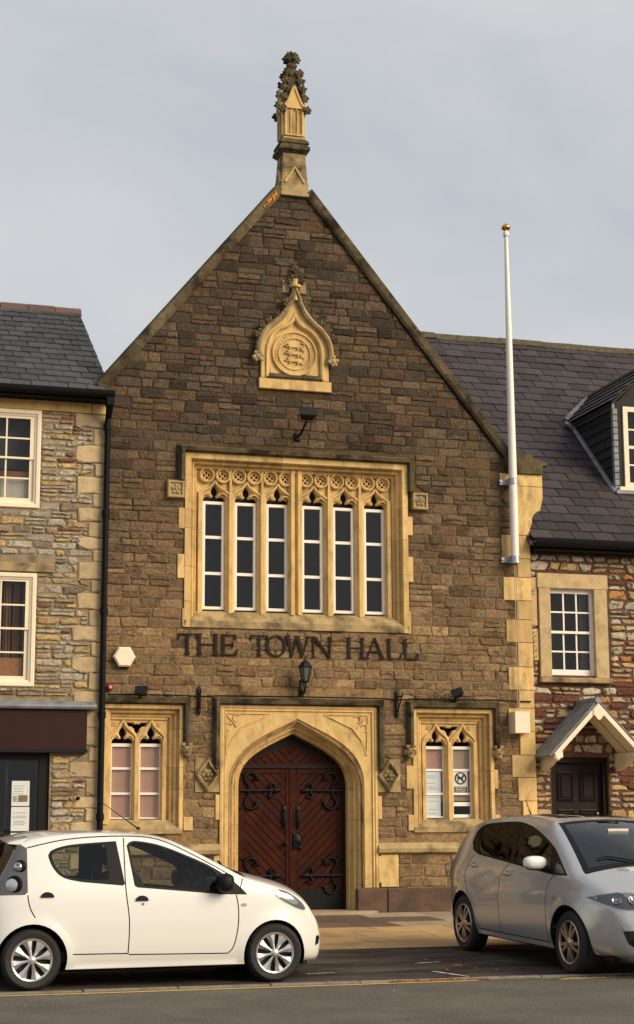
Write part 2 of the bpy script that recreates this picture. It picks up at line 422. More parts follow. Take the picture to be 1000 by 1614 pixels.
def masonry(parent, matname, z0, z1, xl, xr, obst, rng, hr, wr, palette, g=.008, p=(.010,.022), ytop=0, limit=300, name='stone', rough=.012, wob=.0, rnd=1.0):
    """lay courses of stones, the largest `limit` as parts of their own, the rest joined"""
    made = []; z = z0
    while z < z1-.02:
        h_ = rng.uniform(*hr); zb = min(z1, z+h_)
        if z1-zb < hr[0]*.6: zb = z1
        e = .003
        ia, ib = free(z+e, xl, xr, obst), free(zb-e, xl, xr, obst)
        if len(ia) != len(ib):
            out = []
            for a in ia:
                for b in ib:
                    l, r = max(a[0], b[0]), min(a[1], b[1])
                    if r-l > .04: out.append((l, r))
            ia = ib = out
        for (la, ra), (lb, rb) in zip(ia, ib):
            l_, r_ = min(la, lb), max(ra, rb); wid = r_-l_
            if wid < .03: continue
            ca_ = lambda x: min(max(x, la), ra)
            cb_ = lambda x: min(max(x, lb), rb)
            ts = [0.0]
            while ts[-1] < 1:
                ww = rng.uniform(*wr)*(.75+.5*(zb-z)/hr[1])
                t = ts[-1]+ww/wid
                if 1-t < wr[0]*.5/wid: t = 1
                ts.append(min(1, t))
            sl = [rng.uniform(-wob, wob) for _ in ts]; sl[0] = sl[-1] = 0
            for i in range(len(ts)-1):
                x0_, x1_ = lerp(l_,r_,ts[i]), lerp(l_,r_,ts[i+1])
                q = [(ca_(x0_+sl[i]), z), (ca_(x1_+sl[i+1]), z), (cb_(x1_-sl[i+1]), zb), (cb_(x0_-sl[i]), zb)]
                cx, cz = sum(a for a,_ in q)/4, (z+zb)/2
                # now and then split a tall stone into two thin ones
                qs = [q]
                if (zb-z) > hr[1]*.78 and rng.random() < .35:
                    k = rng.uniform(.4,.6); m1 = (lerp(q[0][0],q[3][0],k), lerp(z,zb,k)); m2 = (lerp(q[1][0],q[2][0],k), lerp(z,zb,k))
                    qs = [[q[0],q[1],m2,m1],[m1,m2,q[2],q[3]]]
                for qq in qs:
                    made.append((abs((qq[1][0]-qq[0][0])*(qq[3][1]-qq[0][1])), qq, palette(cx, cz, rng)))
        z = zb
    made.sort(key=lambda t: -t[0])
    rest = MB()
    for i, (ar, q, col) in enumerate(made):
        pr = rng.uniform(*p)
        if i < limit:
            m = MB()
            if stone(m, q, g, pr, rng, col, ytop, rough, rnd=rnd): m.build(name, matname, parent)
        else: stone(rest, q, g, pr, rng, col, ytop, rough, rnd=rnd)
    if rest.f: rest.build('stonework', matname, parent, kind='stuff')
# ================================================================== SETTING
SL = .023                                    # fall of the forecourt towards the road
def gz(y): return SL*(y+8.4) if y > -8.4 else 0.0
rng = random.Random(7)
def sheet(name, x0, x1, y0, y1, dz, m, kind=True, n=1):
    mb = MB(); mb.add([(x0,y0,gz(y0)+dz),(x1,y0,gz(y0)+dz),(x1,y1,gz(y1)+dz),(x0,y1,gz(y1)+dz)], [(0,1,2,3)])
    o = mb.build(name, m)
    return structure(o)
g_ = MB(); g_.add([(-600,-600,-.16),(600,-600,-.16),(600,600,-.16),(-600,600,-.16)], [(0,1,2,3)]); structure(g_.build('ground', 'asphalt'))
road = sheet('road', -80, 80, -40, -8.52, 0.0, 'asphalt')
bay = sheet('parking_bay', -40, 60, -8.40, -5.20, .0, 'parking_setts')
pav = sheet('pavement', -40, 60, -5.20, .6, -.012, 'joint_sand')
kerb = sheet('kerb', -40, 60, -8.53, -8.40, -.02, 'joint_sand')
# kerb stones flush along the bay
sm = {}
x = -3.0; i = 0
while x < 14:
    l_ = rng.choice((.88,.92,.95)); y0 = -8.515; y1 = -8.405
    mb = MB(); b = .008
    mb.add([(0,y0,-.1),(l_-.012,y0,-.1),(l_-.012,y1,-.1),(0,y1,-.1),(0,y0,.006),(l_-.012,y0,.006),(l_-.012,y1,.006),(0,y1,.006),
            (b,y0+b,.016),(l_-.012-b,y0+b,.016),(l_-.012-b,y1-b,.016),(b,y1-b,.016)],
           [(0,1,5,4),(1,2,6,5),(2,3,7,6),(3,0,4,7),(4,5,9,8),(5,6,10,9),(6,7,11,10),(7,4,8,11),(8,9,10,11)])
    put('kerb_stone', mb.mesh('kerb_stone', 'kerb_stone'), kerb, loc=(x,rng.uniform(-.004,.004),rng.uniform(-.004,.004)))
    x += l_; i += 1
# paving slabs
def slab(x0, x1, y0, y1, m):
    b = .006; g = .005; x0 += g; x1 -= g; y0 += g; y1 -= g; d = rng.uniform(-.002,.002)
    mb = MB(); Z = lambda y, h: gz(y)+h+d
    mb.add([(x0,y0,Z(y0,-.05)),(x1,y0,Z(y0,-.05)),(x1,y1,Z(y1,-.05)),(x0,y1,Z(y1,-.05)),
            (x0,y0,Z(y0,-.004)),(x1,y0,Z(y0,-.004)),(x1,y1,Z(y1,-.004)),(x0,y1,Z(y1,-.004)),
            (x0+b,y0+b,Z(y0,.004)),(x1-b,y0+b,Z(y0,.004)),(x1-b,y1-b,Z(y1,.004)),(x0+b,y1-b,Z(y1,.004))],
           [(0,1,5,4),(1,2,6,5),(2,3,7,6),(3,0,4,7),(4,5,9,8),(5,6,10,9),(6,7,11,10),(7,4,8,11),(8,9,10,11)])
    mb.build('paving_slab', m, pav)
rows = [-5.20,-4.50,-3.80,-3.10,-2.38,-1.62,-.82,-.06]
for r in range(len(rows)-1):
    y0, y1 = rows[r], rows[r+1]; x = 1.6-rng.uniform(0,.9)
    while x < 13.5:
        l_ = rng.choice((.9,1.05,1.2)) if r < 4 else rng.choice((1.0,1.3,1.6))
        m = 'paving_gold' if r < 4 else 'paving_grey'
        xe = x+l_
        if r >= 4:
            if x < 7.55 and xe > 5.6: m = 'paving_brown'
            if m == 'paving_brown' and xe > 7.55: xe = 7.55 if x < 7.2 else xe
        slab(x, xe, y0, y1, m); x = xe
# painted lines
def paint(name, pts, wd, m, label, cat, dz=.004, group=None):
    mb = MB(); n = len(pts)
    vs = []
    for i, (x, y) in enumerate(pts):
        a = Vector(pts[max(0,i-1)]); b = Vector(pts[min(n-1,i+1)]); d = (b-a).normalized(); nn = Vector((-d.y, d.x))*wd/2
        vs += [(x+nn.x, y+nn.y, gz(y+nn.y)+dz), (x-nn.x, y-nn.y, gz(y-nn.y)+dz)]
    mb.add(vs, [(2*i, 2*i+1, 2*i+3, 2*i+2) for i in range(n-1)])
    return single(mb.build(name, m), label, cat, group)
paint('yellow_line', [(-6,-8.655),(0,-8.66),(2.6,-8.67),(5,-8.64),(6.15,-8.62)], .075, 'yellow_line', 'worn yellow painted line along the kerb beside the white car', 'road marking')
paint('yellow_line', [(6.95,-8.76),(8.2,-8.70),(14,-8.66)], .075, 'yellow_line', 'worn yellow painted line on the road before the silver car', 'road marking')
paint('white_line', [(6.75,-8.58),(7.1,-8.66),(7.9,-8.63),(9.2,-8.61)], .045, 'white_line', 'short worn white painted line on the road before the silver car', 'road marking')
paint('white_line', [(6.02,-7.72),(6.2,-8.25)], .05, 'white_line', 'faded white bay line on the dark setts by the silver car wheel', 'road marking', dz=.006)
paint('white_line', [(6.10,-6.95),(6.42,-6.85)], .055, 'white_line', 'two faded white paint dashes in the middle of the empty bay', 'road marking', dz=.006)
paint('white_line', [(4.72,-7.62),(5.02,-7.58)], .05, 'white_line', 'faded white paint dash under the front bumper of the white car', 'road marking', dz=.006)
# silt, leaves and litter
mb = MB()
for k in range(60):
    x = rng.uniform(5.3,6.3); y = -8.545+rng.uniform(-.03,.02); s_ = rng.uniform(.012,.04)
    mb.add([(x-s_,y-s_*.5,.005),(x+s_,y-s_*.4,.005),(x+s_*.8,y+s_*.5,.005),(x-s_*.7,y+s_*.4,.005),(x,y,.005+s_*.5)], [(0,1,4),(1,2,4),(2,3,4),(3,0,4)])
o = mb.build('leaf_silt', 'rust_silt'); o['kind'] = 'stuff'; o['label'] = 'rust coloured leaf silt gathered along the kerb'; o['category'] = 'leaf silt'
def leaf(x, y, s_, m, label, cat, grp=None, name='fallen_leaf'):
    mb = MB(); n = 9; z = gz(y)+.004; a0 = rng.uniform(0,6)
    ring = []
    for i in range(n):
        a = a0+2*math.pi*i/n; r_ = s_*rng.uniform(.5,1.1); ring.append((x+r_*math.cos(a), y+r_*math.sin(a)*.9, z+rng.uniform(0,.2)*s_))
    ring.append((x,y,z+.006+.2*s_)); mb.add(ring, [(i,(i+1)%n,n) for i in range(n)])
    mb.add([(p[0],p[1],p[2]-.004) for p in ring], [((i+1)%n,i,n) for i in range(n)])
    return single(mb.build(name, m), label, cat, grp)
leaf(6.43,-7.32,.065,'leaf_litter','large orange fallen leaf on the dark setts by the silver car','leaf')
for (x,y,s_) in ((6.28,-6.95,.022),(6.22,-7.60,.02),(6.55,-7.55,.018)):
    leaf(x,y,s_,'leaf_litter','small orange leaf scrap lying on the dark setts','leaf','orange leaf scraps in the bay')
for (x,y,s_) in ((6.35,-6.6,.024),(6.7,-7.75,.016),(4.75,-8.3,.018)):
    leaf(x,y,s_,'kerb_stone','pale litter scrap lying on the dark setts','litter','pale litter scraps in the bay','litter_scrap')
for (x,y,s_) in ((5.05,-9.35,.015),(1.7,-9.6,.018),(7.5,-9.3,.014)):
    leaf(x,y,s_,'kerb_stone','pale litter scrap lying on the asphalt road','litter','pale litter scraps on the road','litter_scrap')
# ================================================================== TOWN HALL
TH = thing('town_hall', 'brown stone town hall with steep gable, ochre dressings and tall central pinnacle', 'town hall', (7.2,0,.19))
rng = random.Random(11)
XL, XR = 3.80, 10.55
def gl(z): return 3.80+(z-7.98)/(11.30-7.98)*(6.52-3.80) if z > 7.98 else 3.80      # left rake
def gr(z): return 10.55 if z < 6.95 else 10.33-(z-6.95)/(11.30-6.95)*(10.33-6.86)   # right rake
GABLE = [(XL,-.1),(XR,-.1),(XR,6.95),(10.33,6.95),(6.86,11.30),(6.52,11.30),(3.80,7.98)]
DXL, DXR, DXC, DZS, DZA = 5.89, 7.59, 6.74, 2.05, 2.83
arch_r = bez((DXR,DZS),(DXR,DZS+.40),(DXC+.52,DZA-.25),(DXC,DZA),14)
arch_l = bez((DXL,DZS),(DXL,DZS+.40),(DXC-.52,DZA-.25),(DXC,DZA),14)
ARCH = [(DXL,.10)]+arch_l[:-1]+arch_r[::-1]+[(DXR,.10)]          # left foot, over, right foot
def rect(a,b,c,d): return [(a,c),(b,c),(b,d),(a,d)]
UWH = rect(5.085,8.435,4.47,6.915); LWH = rect(3.825,4.945,1.44,3.145); RWH = rect(8.62,9.80,1.44,3.145)
w_ = MB(); w_.prism(GABLE, 0, .45, holes=[UWH, LWH, RWH, [(5.735,.10)]+[(x-.155*(1-max(0,(z-2.05)/.78))*1.0, z+.16*max(0,(z-2.05)/.78)) for x,z in arch_l[:-1]]+[(x+.155*(1-max(0,(z-2.05)/.78)), z+.16*max(0,(z-2.05)/.78)) for x,z in arch_r[::-1]]+[(7.745,.10)]])
wall = w_.build('wall', 'mortar', TH)
bw_ = bmesh.new(); bw_.from_mesh(wall.data)                  # the pointing is sootier up the gable
for k in range(8):
    bmesh.ops.bisect_plane(bw_, geom=bw_.verts[:]+bw_.edges[:]+bw_.faces[:], plane_co=(0,0,3.6+k*.75), plane_no=(0,0,1))
cl_ = bw_.loops.layers.float_color['Col']
for f in bw_.faces:
    for lp in f.loops:
        q = 1-.72*min(1, max(0, (lp.vert.co.z-3.6)/4.2)); lp[cl_] = (q, q*.98, q*.96, 1)
bw_.to_mesh(wall.data); bw_.free()
# side walls and roof behind the gable
m_ = MB(); m_.box(XL,XL+.4,.45,10,-.1,7.6); m_.box(XR-.4,XR,.45,10,-.1,6.7); m_.box(XL,XR,9.6,10,-.1,6.7); m_.build('rear_wall', 'mortar', TH)
m_ = MB()
m_.add([(3.80,.44,7.78),(6.69,.44,11.12),(10.6,.44,6.62),(3.80,10,7.78),(6.69,10,11.12),(10.6,10,6.62),(3.80,.44,7.68),(6.69,.44,11.0),(10.6,.44,6.52),(3.80,10,7.68),(6.69,10,11.0),(10.6,10,6.52)],
       [(0,1,4,3),(1,2,5,4),(6,9,10,7),(7,10,11,8),(0,6,7,1),(1,7,8,2),(3,4,10,9),(4,5,11,10),(0,3,9,6),(2,8,11,5)]); m_.build('roof', 'slate_purple', TH)

# ---- stone facing
D_ = (.056,.044,.033); B_ = (.150,.100,.058); T_ = (.248,.164,.088); RD = (.170,.090,.046); GY = (.135,.106,.074)
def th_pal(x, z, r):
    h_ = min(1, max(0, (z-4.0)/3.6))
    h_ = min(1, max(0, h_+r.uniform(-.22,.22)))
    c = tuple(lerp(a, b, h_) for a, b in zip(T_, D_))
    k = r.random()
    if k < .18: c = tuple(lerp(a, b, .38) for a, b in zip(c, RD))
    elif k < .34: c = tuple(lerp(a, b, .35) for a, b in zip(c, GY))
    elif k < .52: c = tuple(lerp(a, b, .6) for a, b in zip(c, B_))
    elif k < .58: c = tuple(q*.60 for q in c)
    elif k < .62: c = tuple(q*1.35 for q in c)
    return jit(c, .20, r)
NICHE = [(6.13,8.07),(7.29,8.07),(7.29,8.24),(7.26,8.24),(7.27,8.62),(7.24,8.90),(7.03,9.12),(6.84,9.30),(6.75,9.62),(6.64,9.62),(6.55,9.30),(6.36,9.12),(6.15,8.90),(6.12,8.62),(6.16,8.24),(6.13,8.24)]
QZ = []                                         # right-hand quoins: (x left, z0, z1)
zq = .56; qi = 0
for (h_, xl_) in ((.30,10.30),(.34,10.22),(.32,10.28),(.30,10.32),(.36,10.25),(.34,10.16),(.36,10.30),(.36,10.12),(.28,10.31),(.36,10.14),(.38,10.31),(.36,10.12),(.30,10.32),(.37,10.09),(.30,10.33),(.37,10.08),(.28,10.32)):
    QZ.append((xl_, zq, zq+h_)); zq += h_
obst = [rect(4.99,8.53,4.34,7.10), rect(4.86,5.0,6.30,7.13), rect(8.5,8.66,6.30,7.13), rect(4.72,5.0,6.28,6.57), rect(8.5,8.86,6.28,6.57),
        rect(3.7,5.06,1.40,3.30), rect(8.46,9.96,1.40,3.32), rect(5.46,8.09,2.42,3.34), rect(5.55,7.99,.4,2.45), rect(5.19,5.55,1.95,2.45), rect(7.98,8.34,1.95,2.45), NICHE,
        rect(3.7,5.6,.3,1.21) if False else rect(3.7,3.71,0,.1), rect(3.7,10.6,1.05,1.21), rect(10.08,10.6,6.42,7.3)]
obst += [rect(a-.002,10.6,b,c) for a,b,c in QZ]
# jamb quoins beside the large window and the doorway
JQ = []
for x0,x1,z0,z1 in ((4.90,5.0,5.83,6.15),(4.89,5.0,5.08,5.45),(8.5,8.60,5.88,6.18),(8.5,8.60,5.15,5.55),(4.97,5.0,4.36,4.64),(8.5,8.55,4.34,4.70),
                    (5.49,5.56,1.55,1.92),(5.47,5.56,.75,1.05),(7.98,8.05,1.55,1.90),(7.98,8.06,.62,1.02),(8.02,8.30,.56,1.04),(5.02,5.16,1.40,1.60),(8.46,8.56,1.38,1.62),(8.44,8.56,2.0,2.35),(9.86,9.93,2.0,2.30),(9.86,9.95,1.38,1.62)):
    JQ.append((x0,x1,z0,z1)); obst.append(rect(x0,x1,z0,z1))
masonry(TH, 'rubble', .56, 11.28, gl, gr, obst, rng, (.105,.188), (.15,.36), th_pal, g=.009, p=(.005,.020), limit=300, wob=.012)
OC = (1,1,1)
def oc(r=.14): return jit((1,1,1), r, rng)
for x0,x1,z0,z1 in JQ: MB().box(x0+.002,x1-.001,-.024-rng.uniform(0,.004),.02,z0+.003,z1-.003,oc(),bev=.008).build('quoin', 'ashlar', TH)
for k,(a,b,c) in enumerate(QZ): MB().box(a+.003,XR+.012,-.026-rng.uniform(0,.006),.30,b+.003,c-.003,oc(.2),bev=.008).build('quoin', 'ashlar', TH)
MB().box(10.20,XR+.012,-.024,.3,-.05,.556,oc(.1),bev=.006).build('quoin', 'ashlar', TH)

# ---- plinth
for x0,x1 in ((3.84,5.56),(7.98,10.2)):
    MB().sweep([(x1,1.05),(x0,1.05)], [(0,.01),(0,-.03),(-.02,-.05),(-.02,-.075),(-.075,-.085),(-.11,-.05),(-.16,-.02),(-.16,.01)]).build('string_course', 'ashlar_stained', TH)
x = 7.63
for xe in (8.10,10.19):
    MB().box(x+.003,xe-.003,-.075,.02,-.02,.55,bev=.02).build('plinth_block', 'plinth_red', TH); x = xe
x = 3.84
for xe in (4.7,5.84): MB().box(x+.003,xe-.003,-.075,.02,-.02,.55,bev=.02).build('plinth_block', 'plinth_red', TH); x = xe

# ---- gable copings
def coping(p0, p1, n, flip):
    a, b = Vector(p0), Vector(p1); d = (b-a)/n
    for i in range(n):
        s0, s1 = a+d*i, a+d*(i+1)-d.normalized()*.006
        prof = [(-.015,.40),(-.015,.0),(-.02,-.05),(.02,-.075),(.115,-.085),(.13,-.06),(.16,.10),(.16,.40)]
        path = [(s0.x,s0.y),(s1.x,s1.y)]
        if flip: path = path[::-1]
        MB().sweep(path, prof, col=oc(.25)).build('coping_stone', 'weathered', TH)
coping((3.72,7.87), (6.52,11.30), 5, False)
coping((10.36,6.99), (6.88,11.29), 6, True)
for (x,z,s_) in ((6.385,11.215,.045),(6.345,11.17,.05),(6.30,11.12,.035),(6.27,11.08,.045),(6.20,11.0,.03),(6.36,11.12,.025),(6.24,11.03,.022)):
    m_ = MB(); n = 10; cen = (x,-.093,z)
    ring = [(x+s_*rng.uniform(.5,1.1)*math.cos(2*math.pi*i/n)*.7, -.0895, z+s_*rng.uniform(.5,1.1)*math.sin(2*math.pi*i/n)) for i in range(n)]
    m_.add(ring+[cen], [(i,(i+1)%n,n) for i in range(n)]); m_.build('lichen_patch', 'lichen', TH)
# right kneeler
m_ = MB(); m_.prism([(10.10,6.93),(10.10,7.30),(10.20,7.10),(10.86,7.10),(10.86,7.13),(10.60,7.24),(10.35,7.27),(10.30,6.93)][::1], -.06, .42) if False else None
MB().prism([(10.16,6.96),(10.80,6.96),(10.80,7.10),(10.90,7.11),(10.90,7.15),(10.72,7.20),(10.60,7.27),(10.16,7.27)], -.07, .44, col=oc()).build('kneeler_cap', 'weathered', TH)
MB().box(10.08,10.80,-.03,.40,6.76,6.955,oc(),bev=.008).build('kneeler_stone', 'ashlar', TH)
cor = [(10.10,6.42),(10.56,6.12)]
MB().prism([(10.33,6.06),(10.56,6.06),(10.575,6.10),(10.60,6.16)]+[(10.60+.20*(1-math.cos(a)),6.20+.18*math.sin(a)) for a in [math.pi/2*i/6 for i in range(1,6)]]+[(10.78,6.50),(10.80,6.60),(10.80,6.755),(10.33,6.755)], -.03, .40, col=oc(.05), bev=.006).build('kneeler_corbel', 'ashlar', TH)

# ---- hood moulds
HOODP = [(0,.02),(0,-.03),(.015,-.045),(.025,-.10),(.075,-.115),(.115,-.03),(.115,.02)]
def hood(path, m='weathered'): MB().sweep(path, HOODP).build('hood_mould', m, TH)
# large window
hood([(5.0,6.56),(5.0,7.00),(8.52,7.00),(8.52,6.56)][::1])
for x0,x1 in ((4.72,4.985),(8.585,8.85)):
    m_ = MB(); m_.box(x0,x1,-.06,.02,6.285,6.56,oc(),bev=.012)
    m_.sweep([(x0+.012,6.297),(x1-.012,6.297),(x1-.012,6.548),(x0+.012,6.548)], [(0,-.05),(0,-.085),(.03,-.085),(.04,-.05)], closed=True)
    cx, cz = (x0+x1)/2, 6.42
    for k in range(5):
        a = 2*math.pi*k/5+.3; m_.ball((cx+.05*math.cos(a),-.06,cz+.05*math.sin(a)), .035, (1,.8,1), 7, 5)
    m_.ball((cx,-.07,cz), .028, n=6, m=4); m_.build('label_stop', 'ashlar_stained', TH, smooth=40)
# doorway
hood([(5.56,2.30),(5.56,3.22),(7.98,3.22),(7.98,2.30)])
for cx in (5.37,8.165):
    m_ = MB(); q = [(cx,1.955),(cx+.175,2.20),(cx,2.445),(cx-.175,2.20)]
    m_.box(cx-.18,cx+.18,-.022,.01,1.955,2.445,oc())
    m_.sweep(q, [(0,-.02),(0,-.07),(.03,-.085),(.045,-.06),(.055,-.03)], closed=True)
    for k in range(6):
        a = 2*math.pi*k/6; m_.ball((cx+.055*math.cos(a),-.035,2.2+.06*math.sin(a)), .035, (1,.8,1), 7, 5)
    m_.ball((cx,-.06,2.2), .035, n=7, m=5); m_.build('label_stop', 'ashlar_stained', TH, smooth=40)
# small windows
hood([(8.57,2.62),(8.57,3.21),(9.86,3.21),(9.86,2.62)]); hood([(3.82,3.21),(5.0,3.21),(5.0,2.62)])
for cx in (8.50,9.93,5.06):
    m_ = MB(); m_.ball((cx,-.06,2.55), .085, (.95,.8,1.05), 10, 8); m_.ball((cx,-.13,2.54), .022, n=6, m=4)
    for s in (-1,1): m_.ball((cx+s*.035,-.115,2.585), .016, n=6, m=4); m_.ball((cx+s*.085,-.05,2.55), .028, (.5,1,1.4), 6, 5)
    m_.box(cx-.075,cx+.075,-.10,.02,2.62,2.66); m_.ball((cx,-.09,2.49), .05, (1,.8,.8), 8, 5)
    m_.build('label_stop', 'ashlar_stained', TH, smooth=40)

# ---- windows ---------------------------------------------------------------
def pane_box(x0,x1,y,z0,z1,par,m='window_glass'):
    MB().box(x0,x1,y,y+.006,z0,z1).build('pane', m, par)
def foil(cx, cz, r, y, n=4, rot=0, rr=.30):
    """ring of small lobes: an outline for a quatrefoil"""
    out = []
    for k in range(n):
        a = rot+2*math.pi*k/n; c = (cx+r*.5*math.cos(a), cz+r*.5*math.sin(a))
        for j in range(7):
            b = a-1.9+3.8*j/6; out.append((c[0]+r*rr*math.cos(b), c[1]+r*rr*math.sin(b)))
    return out
# large six-light window
SUR = [(0,.02),(0,-.028),(.085,-.032),(.095,.0),(.092,.05),(.105,.065),(.135,.05),(.15,.065),(.148,.12),(.16,.135),(.19,.125),(.205,.145),(.21,.20),(.22,.34)]
# path runs so that 'left of travel' points into the opening
UW = MB().box(5.05,8.47,.30,.345,6.86,6.99).build('large_window', 'ashlar', TH)
MB().blocks([(5.0,4.36),(5.0,7.0),(8.52,7.0),(8.52,4.36)], [(-o,y) for o,y in SUR], .46, rng, 'surround_stone', 'ashlar', UW, var=.2)
MB().sweep([(8.52,4.36),(5.0,4.36)], [(0,.02),(0,-.028),(-.10,-.03),(-.115,-.012),(-.27,.17),(-.275,.34),(0,.34)]).build('sill', 'ashlar_stained', UW)
lights = [5.32,5.815,6.31,6.875,7.375,7.875]; LWD = .345; CZ0, CZ1 = 4.66, 6.315
def mullion(x0, x1, z0, z1, y0, y1, par, b=.03):
    m_ = MB(); c = (x0+x1)/2
    q = [(x0,y1),(x0,y0+.07),(c-.028,y0+.02),(c-.028,y0),(c+.028,y0),(c+.028,y0+.02),(x1,y0+.07),(x1,y1)]
    n = len(q); m_.add([(x,y,z0) for x,y in q]+[(x,y,z1) for x,y in q], [(i,(i+1)%n,n+(i+1)%n,n+i) for i in range(n)]+[tuple(range(n))[::-1],tuple(range(n,2*n))], col=oc(.08))
    m_.build('mullion', 'ashlar', par)
ed = [5.215]+[v for x in lights for v in (x,x+LWD)]+[8.305]
for k in range(7):
    if k == 0: mullion(5.212,5.32,4.60,6.44,.13,.33,UW)
    elif k == 6: mullion(8.22,8.308,4.60,6.44,.13,.33,UW)
    elif k == 3: mullion(6.655,6.765,4.60,6.86,.11,.33,UW); mullion(6.765,6.875,4.60,6.86,.11,.33,UW)
    else: mullion(lights[k-1]+LWD,lights[k],4.60,6.44,.12,.33,UW)
for x0 in lights:
    x1 = x0+LWD; m_ = MB()
    m_.sweep(rect(x0-.004,x1+.004,CZ0,CZ1), [(0,.30),(0,.232),(.008,.225),(.045,.225),(.05,.24),(.05,.30)], closed=True)
    hh = (CZ1-CZ0)/3
    for k in (1,2): m_.box(x0+.04,x1-.04,.236,.29,CZ0+hh*k-.022,CZ0+hh*k+.022)
    cas = m_.build('casement', 'white_paint', UW)
    for k in range(3): pane_box(x0+.04,x1-.04,.268,CZ0+hh*k+.015,CZ0+hh*(k+1)-.015,UW,'dark_glass')
MB().box(5.2,8.32,.36,.37,4.5,6.9).build('blind', 'blind_grey', UW)
# tracery
def trac_plate(par, x0, x1, z0, z1, lights, lw, zb, y0, y1, cut, extra=(), mcol=(1,1,1)):
    """plate over the lights with a cusped opening above each"""
    low = []
    for a in lights:
        c = a+lw/2; h_ = lw/2
        left = [(a-.003,zb), (a+.004,zb+.035), (a+.035,zb+.065), (a+.075,zb+.073), (c-.052,zb+.055), (c-.026,zb+.064), (c-.028,zb+.085), (c-.050,zb+.115), (c-.055,zb+.150), (c-.040,zb+.19), (c,zb+.245)]
        low += left+[(2*c-x,z) for x,z in left[::-1]][1:]
    poly = [(x0,zb)]+low+[(x1,zb),(x1,z1),(x0,z1)]
    return MB().prism(poly, y0, y1, holes=extra, col=mcol, bev=.012).build('tracery', 'ashlar', par)
rho = lambda ls: [[(x0+LWD/2+s*.124+.092*math.cos(2*math.pi*i/16), 6.705+.092*math.sin(2*math.pi*i/16)) for i in range(16)] for x0 in ls for s in (-1,1)]
trac_plate(UW, 5.21, 6.66, 6.3, 6.86, lights[:3], LWD, 6.312, .195, .26, None, extra=rho(lights[:3]))
trac_plate(UW, 6.76, 8.31, 6.3, 6.86, lights[3:], LWD, 6.312, .195, .26, None, extra=rho(lights[3:]))
m_ = MB()
for x0 in lights:
    c = x0+LWD/2; hw = .243
    lft = bez((c-hw,.155,6.36),(c-hw+.01,.155,6.48),(c-.06,.155,6.47),(c,.155,6.62),8)
    rgt = [(2*c-x,y,z) for x,y,z in lft]
    m_.tube(lft, .020, 6); m_.tube(rgt, .020, 6)
    cus = bez((c-hw+.03,.16,6.33),(c-hw+.05,.16,6.42),(c-.10,.16,6.47),(c-.06,.16,6.395),6)
    m_.tube(cus, .013, 5); m_.tube([(2*c-x,y,z) for x,y,z in cus], .013, 5)
m_.tube([(5.22,.15,6.835),(6.66,.15,6.835)], .02, 6); m_.tube([(6.76,.15,6.835),(8.3,.15,6.835)], .02, 6)
for k in (1,2,4,5):
    xm = (lights[k-1]+LWD+lights[k])/2; m_.box(xm-.018,xm+.018,.145,.17,6.40,6.84)
m_.build('tracery_ribs', 'ashlar', UW, smooth=50)
for x0 in lights:
    c = x0+LWD/2
    for s in (-1,1):
        cx, cz = c+s*.124, 6.705
        q = MB(); circ = [(cx+.112*math.cos(2*math.pi*i/24),cz+.112*math.sin(2*math.pi*i/24)) for i in range(24)]
        q.sweep(circ, [(-.006,.20),(-.004,.140),(.010,.134),(.022,.145),(.026,.20)], closed=True)
        # dished panel with a four-lobed eye
        dsk = [(cx+.088*math.cos(2*math.pi*i/24),cz+.088*math.sin(2*math.pi*i/24)) for i in range(24)]
        holes = []
        for k in range(4):
            a = math.pi/2*k+.1; hx, hz = cx+.037*math.cos(a), cz+.037*math.sin(a)
            holes.append([(hx+  .020*math.cos(2*math.pi*i/8),hz+.020*math.sin(2*math.pi*i/8)) for i in range(8)])
        q.prism(dsk, .190, .215, holes=holes)
        for k in range(4):
            a = math.pi/2*k+.1+math.pi/4; q.ball((cx+.058*math.cos(a),.190,cz+.058*math.sin(a)), .020, (1,.8,1), 6, 4)
        q.build('quatrefoil', 'ashlar', UW)

